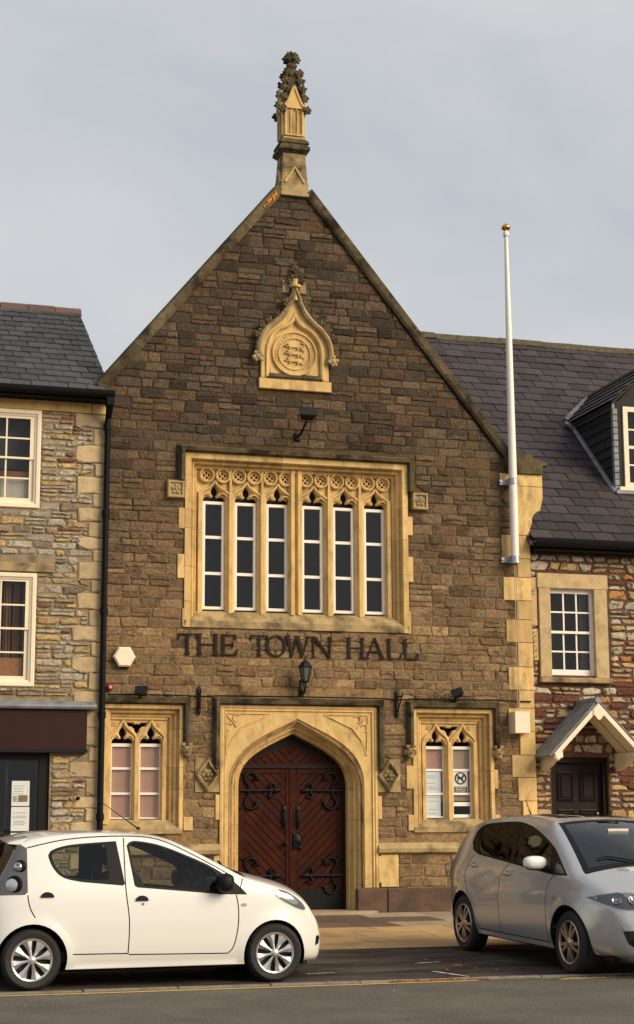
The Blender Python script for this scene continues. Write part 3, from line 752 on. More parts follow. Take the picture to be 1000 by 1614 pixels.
def small_window(xl, xr, lx, clip_left=None):
    c = (lx[0]+lx[1]+.31)/2
    pa = [(xl,1.38),(xl,3.21),(xr,3.21),(xr,1.38)]
    prof = [(-o,y) for o,y in ((0,.02),(0,-.026),(.055,-.03),(.066,-.005),(.063,.04),(.075,.055),(.105,.04),(.12,.055),(.118,.10),(.13,.115),(.16,.105),(.178,.12),(.185,.16),(.21,.17),(.215,.30))]
    if clip_left is not None:
        su = MB(); su.box(clip_left,clip_left+.095,.02,.10,1.5,3.2); su.box(clip_left+.095,clip_left+.125,.05,.30,1.5,3.1)
        su = su.build('tracery_window', 'ashlar', TH); MB().blocks([(clip_left,3.21),(xr,3.21),(xr,1.38)], prof, .5, rng, 'surround_stone', 'ashlar', su)
    else:
        su = MB().box(xl+.06,xr-.06,.27,.30,3.10,3.20).build('tracery_window', 'ashlar', TH); MB().blocks(pa, prof, .5, rng, 'surround_stone', 'ashlar', su)
    MB().sweep([(xr,1.36),(clip_left or xl,1.36)], [(0,.02),(0,-.03),(-.07,-.032),(-.08,-.01),(-.20,.12),(-.21,.28),(0,.28)]).build('sill', 'ashlar_stained', su)
    z0, z1 = 1.575, 2.655
    mullion(lx[0]+.31,lx[1],1.50,2.72,.10,.28,su); mullion(lx[0]-.085,lx[0],1.50,2.72,.10,.28,su); mullion(lx[1]+.31,lx[1]+.395,1.50,2.72,.10,.28,su)
    # trefoil eye between the two heads
    eye = [(c-.155,2.955),(c-.13,2.905),(c-.075,2.895),(c-.045,2.865),(c-.03,2.82),(c,2.79),(c+.03,2.82),(c+.045,2.865),(c+.075,2.895),(c+.13,2.905),(c+.155,2.955),(c+.05,2.95),(c+.035,2.93),(c,2.935),(c-.035,2.93),(c-.05,2.95)]
    trac_plate(su, lx[0]-.08, lx[1]+.39, 2.6, 3.03, lx, .31, 2.66, .135, .22, None, extra=(eye,))
    m_ = MB()
    for x0 in lx:
        cc = x0+.155; hw = .205
        lft = bez((cc-hw,.12,2.68),(cc-hw,.12,2.84),(cc-.05,.12,2.82),(cc,.12,3.0),9)
        m_.tube(lft, .018, 6); m_.tube([(2*cc-x,y,z) for x,y,z in lft], .018, 6)
        cus = bez((cc-hw+.035,.128,2.68),(cc-hw+.05,.128,2.77),(cc-.09,.128,2.80),(cc-.055,.128,2.745),6)
        m_.tube(cus, .012, 5); m_.tube([(2*cc-x,y,z) for x,y,z in cus], .012, 5)
    m_.tube([(lx[0]-.08,.12,3.01),(lx[1]+.39,.12,3.01)], .018, 6)
    for s in (-1,1):                                # leafy corner pieces
        for k in range(4):
            a = k*1.57; m_.tube([(c+s*.33+.035*math.cos(a+b)*(.3+b*.3),.128,2.935+.035*math.sin(a+b)*(.3+b*.3)) for b in (0,.6,1.2,1.8,2.4)], .010, 5)
    m_.build('tracery_ribs', 'ashlar', su, smooth=50)
    hh = (z1-z0)/3
    for i, x0 in enumerate(lx):
        x1 = x0+.31; m_ = MB()
        m_.sweep(rect(x0-.004,x1+.004,z0,z1), [(0,.25),(0,.195),(.018,.195),(.02,.25)], closed=True)
        m_.box(x0+.01,x1-.01,.198,.24,z1-.045,z1-.005)
        for k in (1,2): m_.box(x0+.01,x1-.01,.2,.24,z0+hh*k-.017,z0+hh*k+.017)
        if clip_left is None and i == 1: m_.box(x0+.01,x1-.01,.199,.239,z0+.175,z0+.235); m_.box(x0+.01,x1-.01,.199,.239,z0+.0,z0+.05)
        m_.build('casement', 'white_paint', su)
        for k in range(3): pane_box(x0+.01,x1-.01,.228,z0+hh*k+.01,z0+hh*(k+1)-.01,su)
    return su, z0, hh
LWs, wz, wh = small_window(3.66, 5.01, (3.985,4.405), clip_left=3.82)
RWs, wz, wh = small_window(8.555, 9.865, (8.815,9.26))
# vertical blinds: separate hanging slats
def slats(par, x0, x1, z0, z1, y, m, n):
    for k in range(n):
        a = lerp(x0,x1,k/n); b = lerp(x0,x1,(k+1)/n)
        mb = MB(); mb.add([(a-.004,y+.012,z0),(b+.004,y,z0),(b+.004,y,z1),(a-.004,y+.012,z1),(a-.004,y+.016,z0),(b+.004,y+.004,z0),(b+.004,y+.004,z1),(a-.004,y+.016,z1)],
               [(0,1,2,3),(7,6,5,4),(0,4,5,1),(3,2,6,7),(1,5,6,2),(0,3,7,4)]); mb.build('blind_slat', m, par)
slats(LWs, 3.94, 4.76, 1.56, 2.62, .246, 'blind_pink', 6)
slats(RWs, 8.78, 9.17, 1.80, 2.60, .25, 'blind_pink', 3); slats(RWs, 9.22, 9.61, 1.83, 2.60, .25, 'blind_tan', 3)
for x0,x1 in ((3.9,4.8),(8.74,9.64)): MB().box(x0,x1,.43,.44,1.5,3.06).build('interior', 'interior_dark', TH)

# ---- doorway ---------------------------------------------------------------
apath = [(DXL,.19)]+arch_l[:-1]+arch_r[::-1]+[(DXR,.19)]
AP = [(0,.46),(0,.21),(.012,.195),(.045,.205),(.058,.19),(.055,.125),(.068,.11),(.10,.125),(.115,.11),(.112,.055),(.125,.04),(.155,.05),(.168,.035),(.172,.0),(.185,-.02)]
dw = MB().box(DXC-.1,DXC+.1,.44,.47,DZA+.02,DZA+.12).build('doorway', 'ashlar', TH)
MB().blocks(apath, AP, .44, rng, 'arch_stone', 'ashlar', dw, var=.08)
# ashlar field with spandrels, cut to the arch
off = []
def outer(o):
    P = [Vector(p) for p in apath]; out = []
    for i in range(len(P)):
        d1 = (P[i]-P[i-1]).normalized() if i else (P[1]-P[0]).normalized(); d2 = (P[i+1]-P[i]).normalized() if i < len(P)-1 else d1
        n1 = Vector((-d1.y,d1.x)); n2 = Vector((-d2.y,d2.x)); m = n1+n2; m = m/max(.35,m.dot(n1)); out.append(tuple(P[i]+m*o))
    return out
oa = outer(.182)
oa = [(x,max(z,.56)) for x,z in oa]
field = [(5.56,.56)]+[oa[0]]+oa[1:-1]+[oa[-1]]+[(7.98,.56),(7.98,3.22),(5.56,3.22)]
MB().prism(field, -.006, .03, col=(1,1,1)).build('ashlar_field', 'ashlar', dw)
# raised rim round the field and the cusped spandrel panels
MB().sweep([(5.56,.56),(5.56,3.22),(7.98,3.22),(7.98,.56)], [(-o,y) for o,y in ((0,.0),(0,-.03),(.035,-.035),(.05,-.02),(.075,-.03),(.085,-.004))]).build('doorway_rim', 'ashlar', dw)
for s in (-1,1):
    m_ = MB(); X = lambda d: DXC+s*d
    corner = [(X(1.10),-.012,3.10),(X(.42),-.012,3.10),(X(.50),-.012,3.06),(X(.85),-.012,2.90),(X(1.0),-.012,2.72),(X(1.08),-.012,2.50)]
    m_.tube(corner, .014, 6, closed=True)
    m_.tube([(X(.93+.055*math.cos(a)),-.014,3.03+.055*math.sin(a)) for a in [2.4-3.6*i/8 for i in range(9)]], .012, 6)
    m_.tube([(X(1.04+.045*math.cos(a)),-.014,2.90+.06*math.sin(a)) for a in [2.6-3.8*i/8 for i in range(9)]], .012, 6)
    m_.tube([(X(1.09),-.014,3.09),(X(.985),-.014,2.97),(X(.93),-.014,2.90)], .010, 6)
    m_.build('spandrel', 'ashlar', dw, smooth=50)
for x0,x1,z0,z1 in ((5.70,5.715,.8,.81),):
    pass
MB().box(5.60,7.88,-.30,.5,.05,.235).build('door_step', 'paving_grey', TH)
MB().box(5.66,5.86,.02,.5,.2,.56).build('jamb_base', 'plinth_red', TH)
# door: frame and planked leaves behind an arched head
dy = .37
MB().sweep(apath, [(.01,dy+.08),(.01,dy-.02),(-.045,dy-.02),(-.05,dy),(-.05,dy+.08)]).build('door_frame', 'door_dark', TH)
head = [(DXL+.03,2.36)]+[(x,z) for x,z in arch_l[:-1] if z > 2.38]+[(x,z) for x,z in arch_r[::-1] if z > 2.38]+[(DXR-.03,2.36)]
dh = MB().prism(head, dy+.03, dy+.06).build('door_head', 'door_dark', TH)
def half(poly, a, b):
    out = []; f = lambda p: (b[0]-a[0])*(p[1]-a[1])-(b[1]-a[1])*(p[0]-a[0])
    for i in range(len(poly)):
        p, q = poly[i], poly[(i+1)%len(poly)]; fp, fq = f(p), f(q)
        if fp >= 0: out.append(p)
        if (fp >= 0) != (fq >= 0): t = fp/(fp-fq); out.append((p[0]+(q[0]-p[0])*t, p[1]+(q[1]-p[1])*t))
    return out
hp_ = head[::-1]                                   # counter-clockwise
for sgn in (-1,1):
    for k in range(-2, 12):
        z0 = 2.0+k*.135; bd = [(DXC,z0),(DXC+sgn*1.2,z0+1.2),(DXC+sgn*1.2,z0+1.325),(DXC,z0+.125)]
        if sgn < 0: bd = bd[::-1]
        for i in range(len(hp_)):
            bd = half(bd, hp_[i], hp_[(i+1)%len(hp_)])
            if len(bd) < 3: break
        if len(bd) >= 3 and abs(sum(bd[i][0]*bd[(i+1)%len(bd)][1]-bd[(i+1)%len(bd)][0]*bd[i][1] for i in range(len(bd)))) > .004: MB().prism(bd, dy+.014, dy+.031, bev=.004).build('plank', 'door_wood', dh)
MB().box(DXL+.03,DXR-.03,dy-.025,dy+.02,2.315,2.375).build('door_transom', 'door_dark', TH)
def clip_poly(poly, axis, val, keep):
    out = []
    for i in range(len(poly)):
        a, b = poly[i], poly[(i+1)%len(poly)]; ia = (a[axis]-val)*keep >= 0; ib = (b[axis]-val)*keep >= 0
        if ia: out.append(a)
        if ia != ib:
            t = (val-a[axis])/(b[axis]-a[axis]); out.append((a[0]+(b[0]-a[0])*t, a[1]+(b[1]-a[1])*t))
    return out
for s in (-1,1):
    x0, x1 = (DXL+.045, DXC-.006) if s < 0 else (DXC+.006, DXR-.045)
    m_ = MB(); m_.box(x0,x1,dy+.03,dy+.06,.235,2.315)
    leaf_o = m_.build('door', 'door_dark', TH)
    m_ = MB()
    for a,b,c,d in ((x0,x0+.085,.235,2.315),(x1-.075,x1,.235,2.315),(x0+.085,x1-.075,2.235,2.315)): m_.box(a,b,dy+.0,dy+.03,c,d,bev=.006)
    m_.build('stile', 'door_wood', leaf_o)
    # diagonal boards: chevron falling to the meeting line
    stp = .135
    for k in range(-9, 20):
        if s > 0: bd = [(x0,.3+k*stp),(x0+2,.3+k*stp+2),(x0+2,.3+(k+1)*stp+2-.010),(x0,.3+(k+1)*stp-.010)]
        else: bd = [(x1,.3+k*stp),(x1-2,.3+k*stp+2),(x1-2,.3+(k+1)*stp+2-.010),(x1,.3+(k+1)*stp-.010)]
        for ax, val, kp in ((0,x0+.085,1),(0,x1-.075,-1),(1,.52,1),(1,2.235,-1)):
            bd = clip_poly(bd, ax, val, kp)
            if len(bd) < 3: break
        if len(bd) >= 3: MB().prism(bd, dy+.012, dy+.031, bev=.005).build('plank', 'door_wood', leaf_o)
    MB().box(x0+.01,x1-.004,dy-.006,dy+.02,.24,.53).build('kick_plate', 'iron', leaf_o)
    # strap hinges with curled ends
    for zc in (1.985,.735):
        h_ = MB(); xo = x0 if s < 0 else x1; d = 1 if s < 0 else -1
        P = lambda u, v: (xo+d*u, dy-.012, zc+v)
        h_.tube([P(0,0),P(.30,0),P(.58,0)], [.026,.024,.018], 6)
        h_.tube([P(.52,0),P(.58,.005),P(.66,0)], [.02,.045,.006], 6)
        for v in (-1,1):
            h_.tube([P(.50,.01*v),P(.47,.07*v),P(.50,.105*v),P(.545,.095*v),P(.55,.06*v)], [.016,.022,.022,.016,.012], 6)
            cc = [P(.155,.0),P(.16,.07*v),P(.11,.13*v),P(.09,.19*v),P(.13,.255*v),P(.20,.27*v),P(.255,.24*v),P(.28,.19*v),P(.25,.155*v),P(.215,.17*v)]
            h_.tube(cc, [.02,.02,.024,.026,.026,.026,.03,.028,.02,.012], 6)
            h_.tube([P(.27,.22*v),P(.315,.26*v)], [.022,.006], 6); h_.tube([P(.275,.18*v),P(.33,.15*v)], [.022,.006], 6)
            h_.tube([P(.10,.23*v),P(.03,.265*v),P(.0,.25*v)], [.018,.016,.012], 6)
        h_.build('hinge', 'iron', leaf_o, smooth=60)
    h_ = MB(); hx = x1-.10 if s < 0 else x0+.10
    h_.box(hx-.028,hx+.028,dy-.016,dy+.012,1.42,1.76,bev=.008); h_.tube([(hx,dy-.02,1.48),(hx,dy-.065,1.50),(hx,dy-.065,1.68),(hx,dy-.02,1.70)], .012, 8)
    h_.build('handle', 'iron', leaf_o, smooth=50)
    k_ = MB()
    if s < 0: k_.lathe([(.0,-.07),(.03,-.065),(.036,-.045),(.02,-.02),(.03,.0)], (x1-.075,dy,1.205), (0,1,0), 12); k_.lathe([(.0,-.02),(.014,-.012),(.014,.0)], (x1-.075,dy,1.06), (0,1,0), 8)
    else:
        k_.ball((x0+.085,dy-.008,1.24), .075, (1,.35,1.5), 10, 8)
        for v in (-1,1):
            for u in (-1,1): k_.ball((x0+.085+u*.055,dy-.008,1.24+v*.10), .03, (1,.5,1), 7, 5)
        k_.tube([(x0+.085+.045*math.cos(a),dy-.05,1.20+.045*math.sin(a)) for a in [6.283*i/12 for i in range(12)]], .010, 6, closed=True)
    k_.build('knob', 'iron', leaf_o, smooth=60)
MB().box(DXC-.022,DXC+.010,dy-.012,dy+.03,.52,2.315).build('door_astragal', 'door_wood', TH)

# ---- crest niche -----------------------------------------------------------
NX = 6.70
m_ = MB(); m_.prism([(6.13,8.07),(7.29,8.07),(7.29,8.235),(6.13,8.235)], -.05, .02, bev=.01)
prof_half = [(.545,8.235),(.545,8.62)]+bez((.545,8.62),(.55,8.86),(.46,8.98),(.32,9.09),7)[1:]+bez((.32,9.09),(.17,9.21),(.06,9.33),(.0,9.63),7)[1:]
body = [(NX-x,z) for x,z in prof_half]+[(NX+x,z) for x,z in prof_half[::-1]][1:]
inner_half = [(.41,8.26),(.41,8.64)]+bez((.41,8.64),(.41,8.85),(.30,8.99),(.16,9.05),6)[1:]+bez((.16,9.05),(.08,9.08),(.03,9.12),(0,9.19),4)[1:]
inner = [(NX-x,z) for x,z in inner_half]+[(NX+x,z) for x,z in inner_half[::-1]][1:]
m_.prism(body, -.055, .02, holes=[inner], bev=.012)
m_.prism(inner, -.010, .02)
niche = m_.build('crest_niche', 'ashlar', TH)
m_ = MB(); m_.sweep([(NX-x,z) for x,z in inner_half]+[(NX+x,z) for x,z in inner_half[::-1]][1:], [(0,-.055),(.02,-.075),(.05,-.08),(.07,-.05)]); m_.build('inner_moulding', 'ashlar', niche)
hd = [(NX-x,z) for x,z in prof_half[1:]]; hd2 = [(NX+x,z) for x,z in prof_half[1:]][::-1]
m_ = MB(); m_.sweep(hd+hd2[1:], [(-.01,-.05),(-.005,-.12),(.03,-.14),(.07,-.11),(.085,-.02)]); m_.build('ogee_hood', 'ashlar_stained', niche)
# crockets up the hood, end bosses, finial
def leafy(mb, c, r, n=5, seed=0):
    q = random.Random(seed)
    mb.ball(c, r*.7, (1,.8,1), 7, 5)
    for k in range(n):
        a = 2*math.pi*k/n+q.uniform(0,.5); mb.ball((c[0]+r*.75*math.cos(a), c[1]-r*.25*q.random(), c[2]+r*.75*math.sin(a)), r*q.uniform(.35,.55), (1,.8,1), 6, 4)
for s in (-1,1):
    for k, i in enumerate((3,5,7,9,12)):
        x, z = prof_half[1:][i]
        m_ = MB(); leafy(m_, (NX+s*(x+.085),-.09,z+.05), .068, 5, k+10*s)
        m_.build('crocket', 'weathered', niche, smooth=60)
    m_ = MB(); leafy(m_, (NX+s*.60,-.10,8.56), .085, 6, s+40); m_.build('boss', 'ashlar_stained', niche, smooth=60)
m_ = MB(); m_.tube([(NX,-.06,9.5),(NX,-.06,9.72),(NX,-.06,9.85)], [.07,.045,.05], 8); m_.lathe([(.04,0),(.10,.015),(.105,.045),(.05,.07)], (NX,-.06,9.70), n=10)
m_.build('finial_stem', 'ashlar', niche, smooth=40)
m_ = MB()
for dx,dz,r_ in ((0,.92,.075),(-.10,.84,.055),(.10,.84,.055),(0,.82,.06),(-.06,.78,.04),(.06,.78,.04),(0,1.06,.05),(0,1.13,.03),(-.045,1.03,.035),(.045,1.03,.035)): leafy(m_, (NX+dx,-.07,8.98+dz), r_, 4, int(dx*100+dz*77))
m_.build('finial', 'weathered', niche, smooth=60)
for s in (-1,1): MB().box(NX+s*.13-.06,NX+s*.13+.06,-.02,.02,9.64,9.84,bev=.005).build('finial_block', 'ashlar_stained', niche)
# medallion: dished disc, lettered ring, three walking lions
MC = (6.70,8.655)
m_ = MB(); m_.lathe([(0,0),(.235,0),(.245,-.022),(.262,-.022),(.268,-.006),(.325,-.006),(.335,-.03),(.355,-.03),(.365,.03)], (MC[0],-.020,MC[1]), (0,1,0), 40); med = m_.build('medallion', 'ashlar', niche, smooth=40)
m_ = MB()
GLY = 'I|VTOHNLEI|VTHLONEVI|THOVLENIT'
for k in range(30):                                 # worn raised lettering, unreadable in the photograph
    a = math.pi*1.30-k*(math.pi*1.62/29); r_ = .297; ch = GLY[k%len(GLY)]
    ux, uz = math.sin(a), -math.cos(a); rx, rz = math.cos(a), math.sin(a)
    def P(u, v): return (MC[0]+rx*(r_+v)+ux*u, -.028, MC[1]+rz*(r_+v)+uz*u)
    m_.tube([P(-.008,-.018),P(-.008,.018)], .0055, 4)
    if ch in 'HNVO': m_.tube([P(.010,-.018),P(.010,.018)], .0055, 4)
    if ch in 'HET': m_.tube([P(-.008,0),P(.010,0)], .005, 4)
    if ch in 'ETLO': m_.tube([P(-.008,-.018),P(.010,-.018)], .005, 4)
m_.build('medallion_lettering', 'ashlar', med, kind='stuff')
lion = [(-.125,.0),(-.12,.035),(-.09,.05),(-.05,.04),(.03,.035),(.06,.06),(.085,.075),(.12,.07),(.13,.045),(.115,.03),(.10,.025),(.14,.005),(.165,.02),(.17,.005),(.135,-.02),(.095,-.01),(.085,-.04),(.11,-.06),(.11,-.07),(.075,-.068),(.06,-.03),(.0,-.025),(-.05,-.03),(-.04,-.065),(-.02,-.07),(-.065,-.075),(-.08,-.035),(-.105,-.05),(-.10,-.075),(-.14,-.075),(-.13,-.04)]
for k in range(3):
    cz = MC[1]+.115-k*.115
    q = MB(); q.prism([(MC[0]-x*.98,cz+z*.72) for x,z in lion], -.048, -.018, bev=.006)
    q.tube([(MC[0]-x*.98,-.038,cz+z) for x,z in ((-.12,.0),(-.155,.02),(-.16,.05),(-.13,.065),(-.10,.055),(-.11,.075))], .009, 5)
    q.build('lion', 'ashlar', med)
m_ = MB()
for s in (-1,1): m_.prism([(MC[0]+s*.39,8.27),(MC[0]+s*.39,8.45),(MC[0]+s*.20,8.27)], -.02, .0, bev=.01)
m_.build('corner_leaf', 'ashlar', niche)
MB().sweep([(7.14,8.235),(6.26,8.235)], [(0,-.05),(-.03,-.075),(-.06,-.07),(-.10,-.01)]).build('niche_sill', 'weathered', niche)

# ---- gable pinnacle --------------------------------------------------------
PX, PY = 6.70, .15; PZ = .085
def frust(mb, z0, z1, a0, a1, col=(1,1,1)):
    q = ((-1,-1),(1,-1),(1,1),(-1,1))
    mb.add([(PX+sx*a0,PY+sy*a0,z0) for sx,sy in q]+[(PX+sx*a1,PY+sy*a1,z1) for sx,sy in q], [(0,1,2,3)[::-1],(4,5,6,7)]+[(i,(i+1)%4,4+(i+1)%4,4+i) for i in range(4)], col)
m_ = MB(); frust(m_,11.14,11.34,.228,.218); frust(m_,11.34,11.88,.212,.180)
pin = m_.build('pinnacle', 'ashlar_stained', TH); pin.location.z = PZ
m_ = MB(); frust(m_,11.86,11.91,.19,.235); frust(m_,11.91,11.97,.245,.245); frust(m_,11.97,12.02,.225,.215); frust(m_,12.02,12.06,.235,.225); frust(m_,12.06,12.11,.225,.185); m_.build('pinnacle_collar', 'weathered', pin)
m_ = MB(); frust(m_,12.10,12.14,.185,.17,(.70,.68,.64)); frust(m_,12.14,12.78,.165,.16,(.70,.68,.64))
for a in range(4):                                  # sunk panels and gablets on each face
    ca, sa = math.cos(a*math.pi/2), math.sin(a*math.pi/2)
    T = lambda u, d, z: (PX+ca*u-sa*d*-1*0-sa*(-d)*-1, 0, 0)
    def F(u, d, z): return (PX+ca*u+sa*d, PY+sa*u-ca*d, z)
    for u in (-.14,.14): m_.tube([F(u,.175,12.16),F(u,.175,12.62)], .022, 6)
    m_.tube([F(-.14,.175,12.17),F(.14,.175,12.17)], .018, 6)
    m_.tube([F(-.055,.172,12.18),F(-.055,.172,12.58),F(0,.172,12.66),F(.055,.172,12.58),F(.055,.172,12.18)], .012, 5)
    m_.add([F(-.17,.17,12.62),F(.17,.17,12.62),F(0,.17,12.98),F(-.17,.19,12.62),F(.17,.19,12.62),F(0,.19,12.98)], [(0,2,1),(3,4,5),(0,1,4,3),(1,2,5,4),(2,0,3,5)])
    m_.tube([F(-.19,.19,12.60),F(-.10,.19,12.74),F(0,.19,13.0)], .022, 6); m_.tube([F(.19,.19,12.60),F(.10,.19,12.74),F(0,.19,13.0)], .022, 6)
m_.build('pinnacle_shaft', 'ashlar', pin, smooth=40)
for a in range(4):
    ca, sa = math.cos(a*math.pi/2), math.sin(a*math.pi/2)
    MB().tube([(PX+ca*u+sa*d, PY+sa*u-ca*d, z) for u,d,z in ((-.16,.215,11.36),(0,.205,11.62),(.16,.215,11.36))], .022, 6).build('pinnacle_gablet', 'ashlar', pin, smooth=40)
m_ = MB(); frust(m_,12.74,13.42,.155,.05); frust(m_,13.36,13.40,.07,.085); frust(m_,13.40,13.44,.085,.06); m_.build('spirelet', 'weathered', pin)
kk = 0
for z, a in ((12.60,.215),(12.80,.185),(12.97,.165),(13.12,.135),(13.26,.11)):
    for sx,sy in ((-1,-1),(1,-1),(1,1),(-1,1)):
        m_ = MB(); leafy(m_, (PX+sx*a*.93,PY+sy*a*.93,z), .066, 6, kk); m_.build('crocket', 'weathered', pin, smooth=60); kk += 1
m_ = MB()
for k in range(6):
    a = 2*math.pi*k/6; leafy(m_, (PX+.105*math.cos(a),PY+.105*math.sin(a),13.52), .052, 4, k); leafy(m_, (PX+.07*math.cos(a+.5),PY+.07*math.sin(a+.5),13.60), .042, 4, k+20)
m_.lathe([(.055,0),(.07,.08),(.05,.16),(.02,.24),(0,.26)], (PX,PY,13.42), n=8); m_.build('finial', 'weathered', pin, smooth=60)
# ================================================================== LEFT HOUSE (shop below)
LH = thing('stone_house', 'grey rubble stone house with slate roof and brown shop fascia', 'house', (1.0,0,.19))
rng = random.Random(23)
LXR = 3.775
lw1 = rect(1.50,2.835,6.035,7.50); lw2 = rect(1.47,2.825,3.44,5.075); shop = rect(-2.4,3.10,-.1,3.12)
MB().prism([(-4,-.1),(LXR,-.1),(LXR,7.62),(-4,7.62)], 0.0, .45, holes=[rect(1.56,2.78,6.1,7.44), rect(1.53,2.77,3.5,5.02), rect(-2.3,3.08,-.05,3.0)]).build('wall', 'mortar_left', LH)
MB().box(LXR-.42,LXR-.02,.45,7,-.1,7.5).build('side_wall', 'mortar_left', LH)
GR = (.375,.335,.265); OX = (.48,.335,.155); RE = (.19,.085,.058); TN = (.39,.295,.18); DK = (.18,.145,.108)
def lh_pal(x, z, r):
    k = r.random()
    c = GR if k < .50 else TN if k < .72 else OX if k < .87 else RE if k < .93 else DK
    return jit(c, .22, r)
qz = []; z = .3; k = 0
while z < 7.4:
    h_ = rng.uniform(.17,.29); k += 1; w_ = rng.uniform(.34,.46) if k%2 else rng.uniform(.14,.24); qz.append((LXR-w_, z, min(7.50,z+h_))); z += h_
ob = [rect(1.48,2.84,6.03,7.51), rect(1.46,2.83,3.43,5.09), rect(1.2,3.08,5.09,5.23), rect(-3,3.10,0,2.53), rect(-3,3.60,2.52,3.14), rect(-3,3.72,3.12,3.26), rect(-5,3.58,7.50,7.7)]
ob += [rect(a,4,b,c) for a,b,c in qz]
masonry(LH, 'rubble_light', .3, 7.5, lambda z: .9, lambda z: LXR, ob, rng, (.055,.135), (.12,.36), lh_pal, g=.013, p=(.010,.032), limit=300, rough=.020, wob=.02, rnd=1.8)
masonry(LH, 'rubble_light', .3, 7.5, lambda z: -3.9, lambda z: .9, [rect(-5,3.6,0,3.26)], rng, (.07,.15), (.16,.40), lh_pal, g=.013, p=(.010,.03), limit=0, rnd=1.8)
for a,b,c in qz:
    m_ = MB()
    if stone(m_, [(a,b),(LXR+.006,b),(LXR+.006,c),(a,c)], .007, rng.uniform(.016,.028), rng, jit((.80,.80,.80),.22,rng), 0, .014, rnd=1.3): m_.build('quoin', 'ashlar_pale', LH)
for a,b in ((-2.0,.4),(.4,2.1),(2.1,3.575)): MB().box(a+.004,b-.004,-.03,.02,7.505,7.66,jit((.85,.8,.7),.1,rng),bev=.006).build('wall_plate_stone', 'ashlar', LH)
MB().box(3.58,LXR+.004,-.03,.2,7.50,7.66,bev=.01).build('quoin', 'ashlar', LH)
MB().box(1.2,3.07,-.035,.1,5.095,5.225,bev=.008).build('lintel', 'ashlar_stained', LH)
# sash windows
def sash(par, x0, x1, z0, z1, cols, rows, st, top, bot, y=-.03, name='window', glassm='window_glass', rail=.03, bar=.012, paint_m='cream_paint'):
    m_ = MB(); m_.sweep(rect(x0,x1,z0,z1), [(0,.10),(0,y),(.012,y-.008),(.055,y-.006),(.065,y+.012),(.09,y+.02),(.095,.10)], closed=True)
    w = m_.build(name, paint_m, par)
    gx0, gx1, gz0, gz1 = x0+st, x1-st, z0+bot, z1-top
    zm = (gz0+gz1)/2
    for k, (a, b, yy) in enumerate(((gz0,zm,y+.055),(zm,gz1,y+.030))):
        m_ = MB()
        m_.sweep(rect(gx0-.062,gx1+.062,a-(.055 if k == 0 else rail/2),b+(rail/2 if k == 0 else .055)), [(0,yy+.03),(0,yy),(.06 if True else 0,yy),(.062,yy+.03)], closed=True) if False else None
        zz0 = a-(bot-.085 if k == 0 else rail/2); zz1 = b+(rail/2 if k == 0 else top-.085)
        m_.box(gx0-st+.085,gx0,yy,yy+.035,zz0,zz1); m_.box(gx1,gx1+st-.085,yy,yy+.035,zz0,zz1)
        m_.box(gx0,gx1,yy+.001,yy+.034,zz0,a+.0 if k == 0 else a+rail/2); m_.box(gx0,gx1,yy+.001,yy+.034,b-(rail/2 if k == 0 else 0),zz1)
        r_ = rows//2
        for i in range(1, cols): xx = lerp(gx0,gx1,i/cols); m_.box(xx-bar,xx+bar,yy+.004,yy+.03,a,b)
        for j in range(1, r_): zz = lerp(a,b,j/r_); m_.box(gx0,gx1,yy+.006,yy+.028,zz-bar,zz+bar)
        m_.build('sash', paint_m, w)
        for i in range(cols):
            for j in range(r_):
                MB().box(lerp(gx0,gx1,i/cols)+bar*.5,lerp(gx0,gx1,(i+1)/cols)-bar*.5,yy+.014,yy+.018,lerp(a,b,j/r_)+bar*.5,lerp(a,b,(j+1)/r_)-bar*.5).build('pane', glassm, w)
    MB().box(x0+.05,x1-.05,.40,.41,z0,z1).build('interior', 'interior_dark', w)
    return w
w1 = sash(LH, 1.50, 2.835, 6.035, 7.50, 3, 4, .155, .13, .15, y=-.02)
MB().box(1.62,2.72,.13,.14,6.10,6.50).build('painted_reflection', 'pale_reflect', w1)  # pale panel stands in for the house wall reflected in the lower panes
MB().box(1.62,2.72,.125,.135,6.50,6.60).build('reflection_band', 'curtain', w1)  # reflected roof of the opposite house, put in as a red-brown band
MB().box(1.62,2.72,.30,.31,6.66,7.40).build('blind', 'blind_grey', w1)
w2 = sash(LH, 1.47, 2.825, 3.44, 5.075, 3, 4, .15, .12, .15, y=-.02)
for k in range(9):
    xx = 1.58+k*.135; mb = MB(); n = 6
    q = [(xx+.06*i/n*1.6, .21+.02*math.sin(i*2.1+k), 0) for i in range(n+1)]
    mb.add([(a,b,3.5) for a,b,_ in q]+[(a,b,5.0) for a,b,_ in q], [(i,i+1,n+2+i,n+1+i) for i in range(n)]); mb.build('curtain', 'curtain', w2)
MB().box(1.6,2.7,.12,.13,3.5,3.86).build('window_board', 'wood_trim', w2)
# shopfront
MB().sweep([(3.71,3.12),(-2.6,3.12)], [(0,.02),(0,-.17),(-.03,-.19),(-.055,-.18),(-.13,.0),(-.13,.02)]).build('lead_ledge', 'lead', LH)
m_ = MB(); m_.box(-2.5,3.585,-.115,.02,2.535,3.115,bev=.006); m_.build('fascia_board', 'fascia_brown', LH)
MB().box(-2.5,3.60,-.125,.02,2.505,2.55).build('fascia_trim', 'shop_frame', LH)
m_ = MB(); m_.box(2.93,3.09,.04,.16,-.05,2.51); m_.box(-2.3,2.93,.05,.14,2.40,2.51); m_.box(-2.3,2.93,.05,.16,-.05,.75)
sf = m_.build('shopfront', 'shop_frame', LH)
MB().box(-2.3,2.93,.10,.106,.75,2.40).build('pane', 'dark_glass', sf)
MB().box(-2.3,2.93,1.6,1.65,-.05,3.0).build('interior', 'interior_dark', sf)
for k in range(7):
    xx = 2.86-k*.17; MB().box(xx-.012,xx+.012,.40,.44,1.46,2.5).build('display_rail', 'galvanised' if k in (2,4) else 'blind_grey', sf)
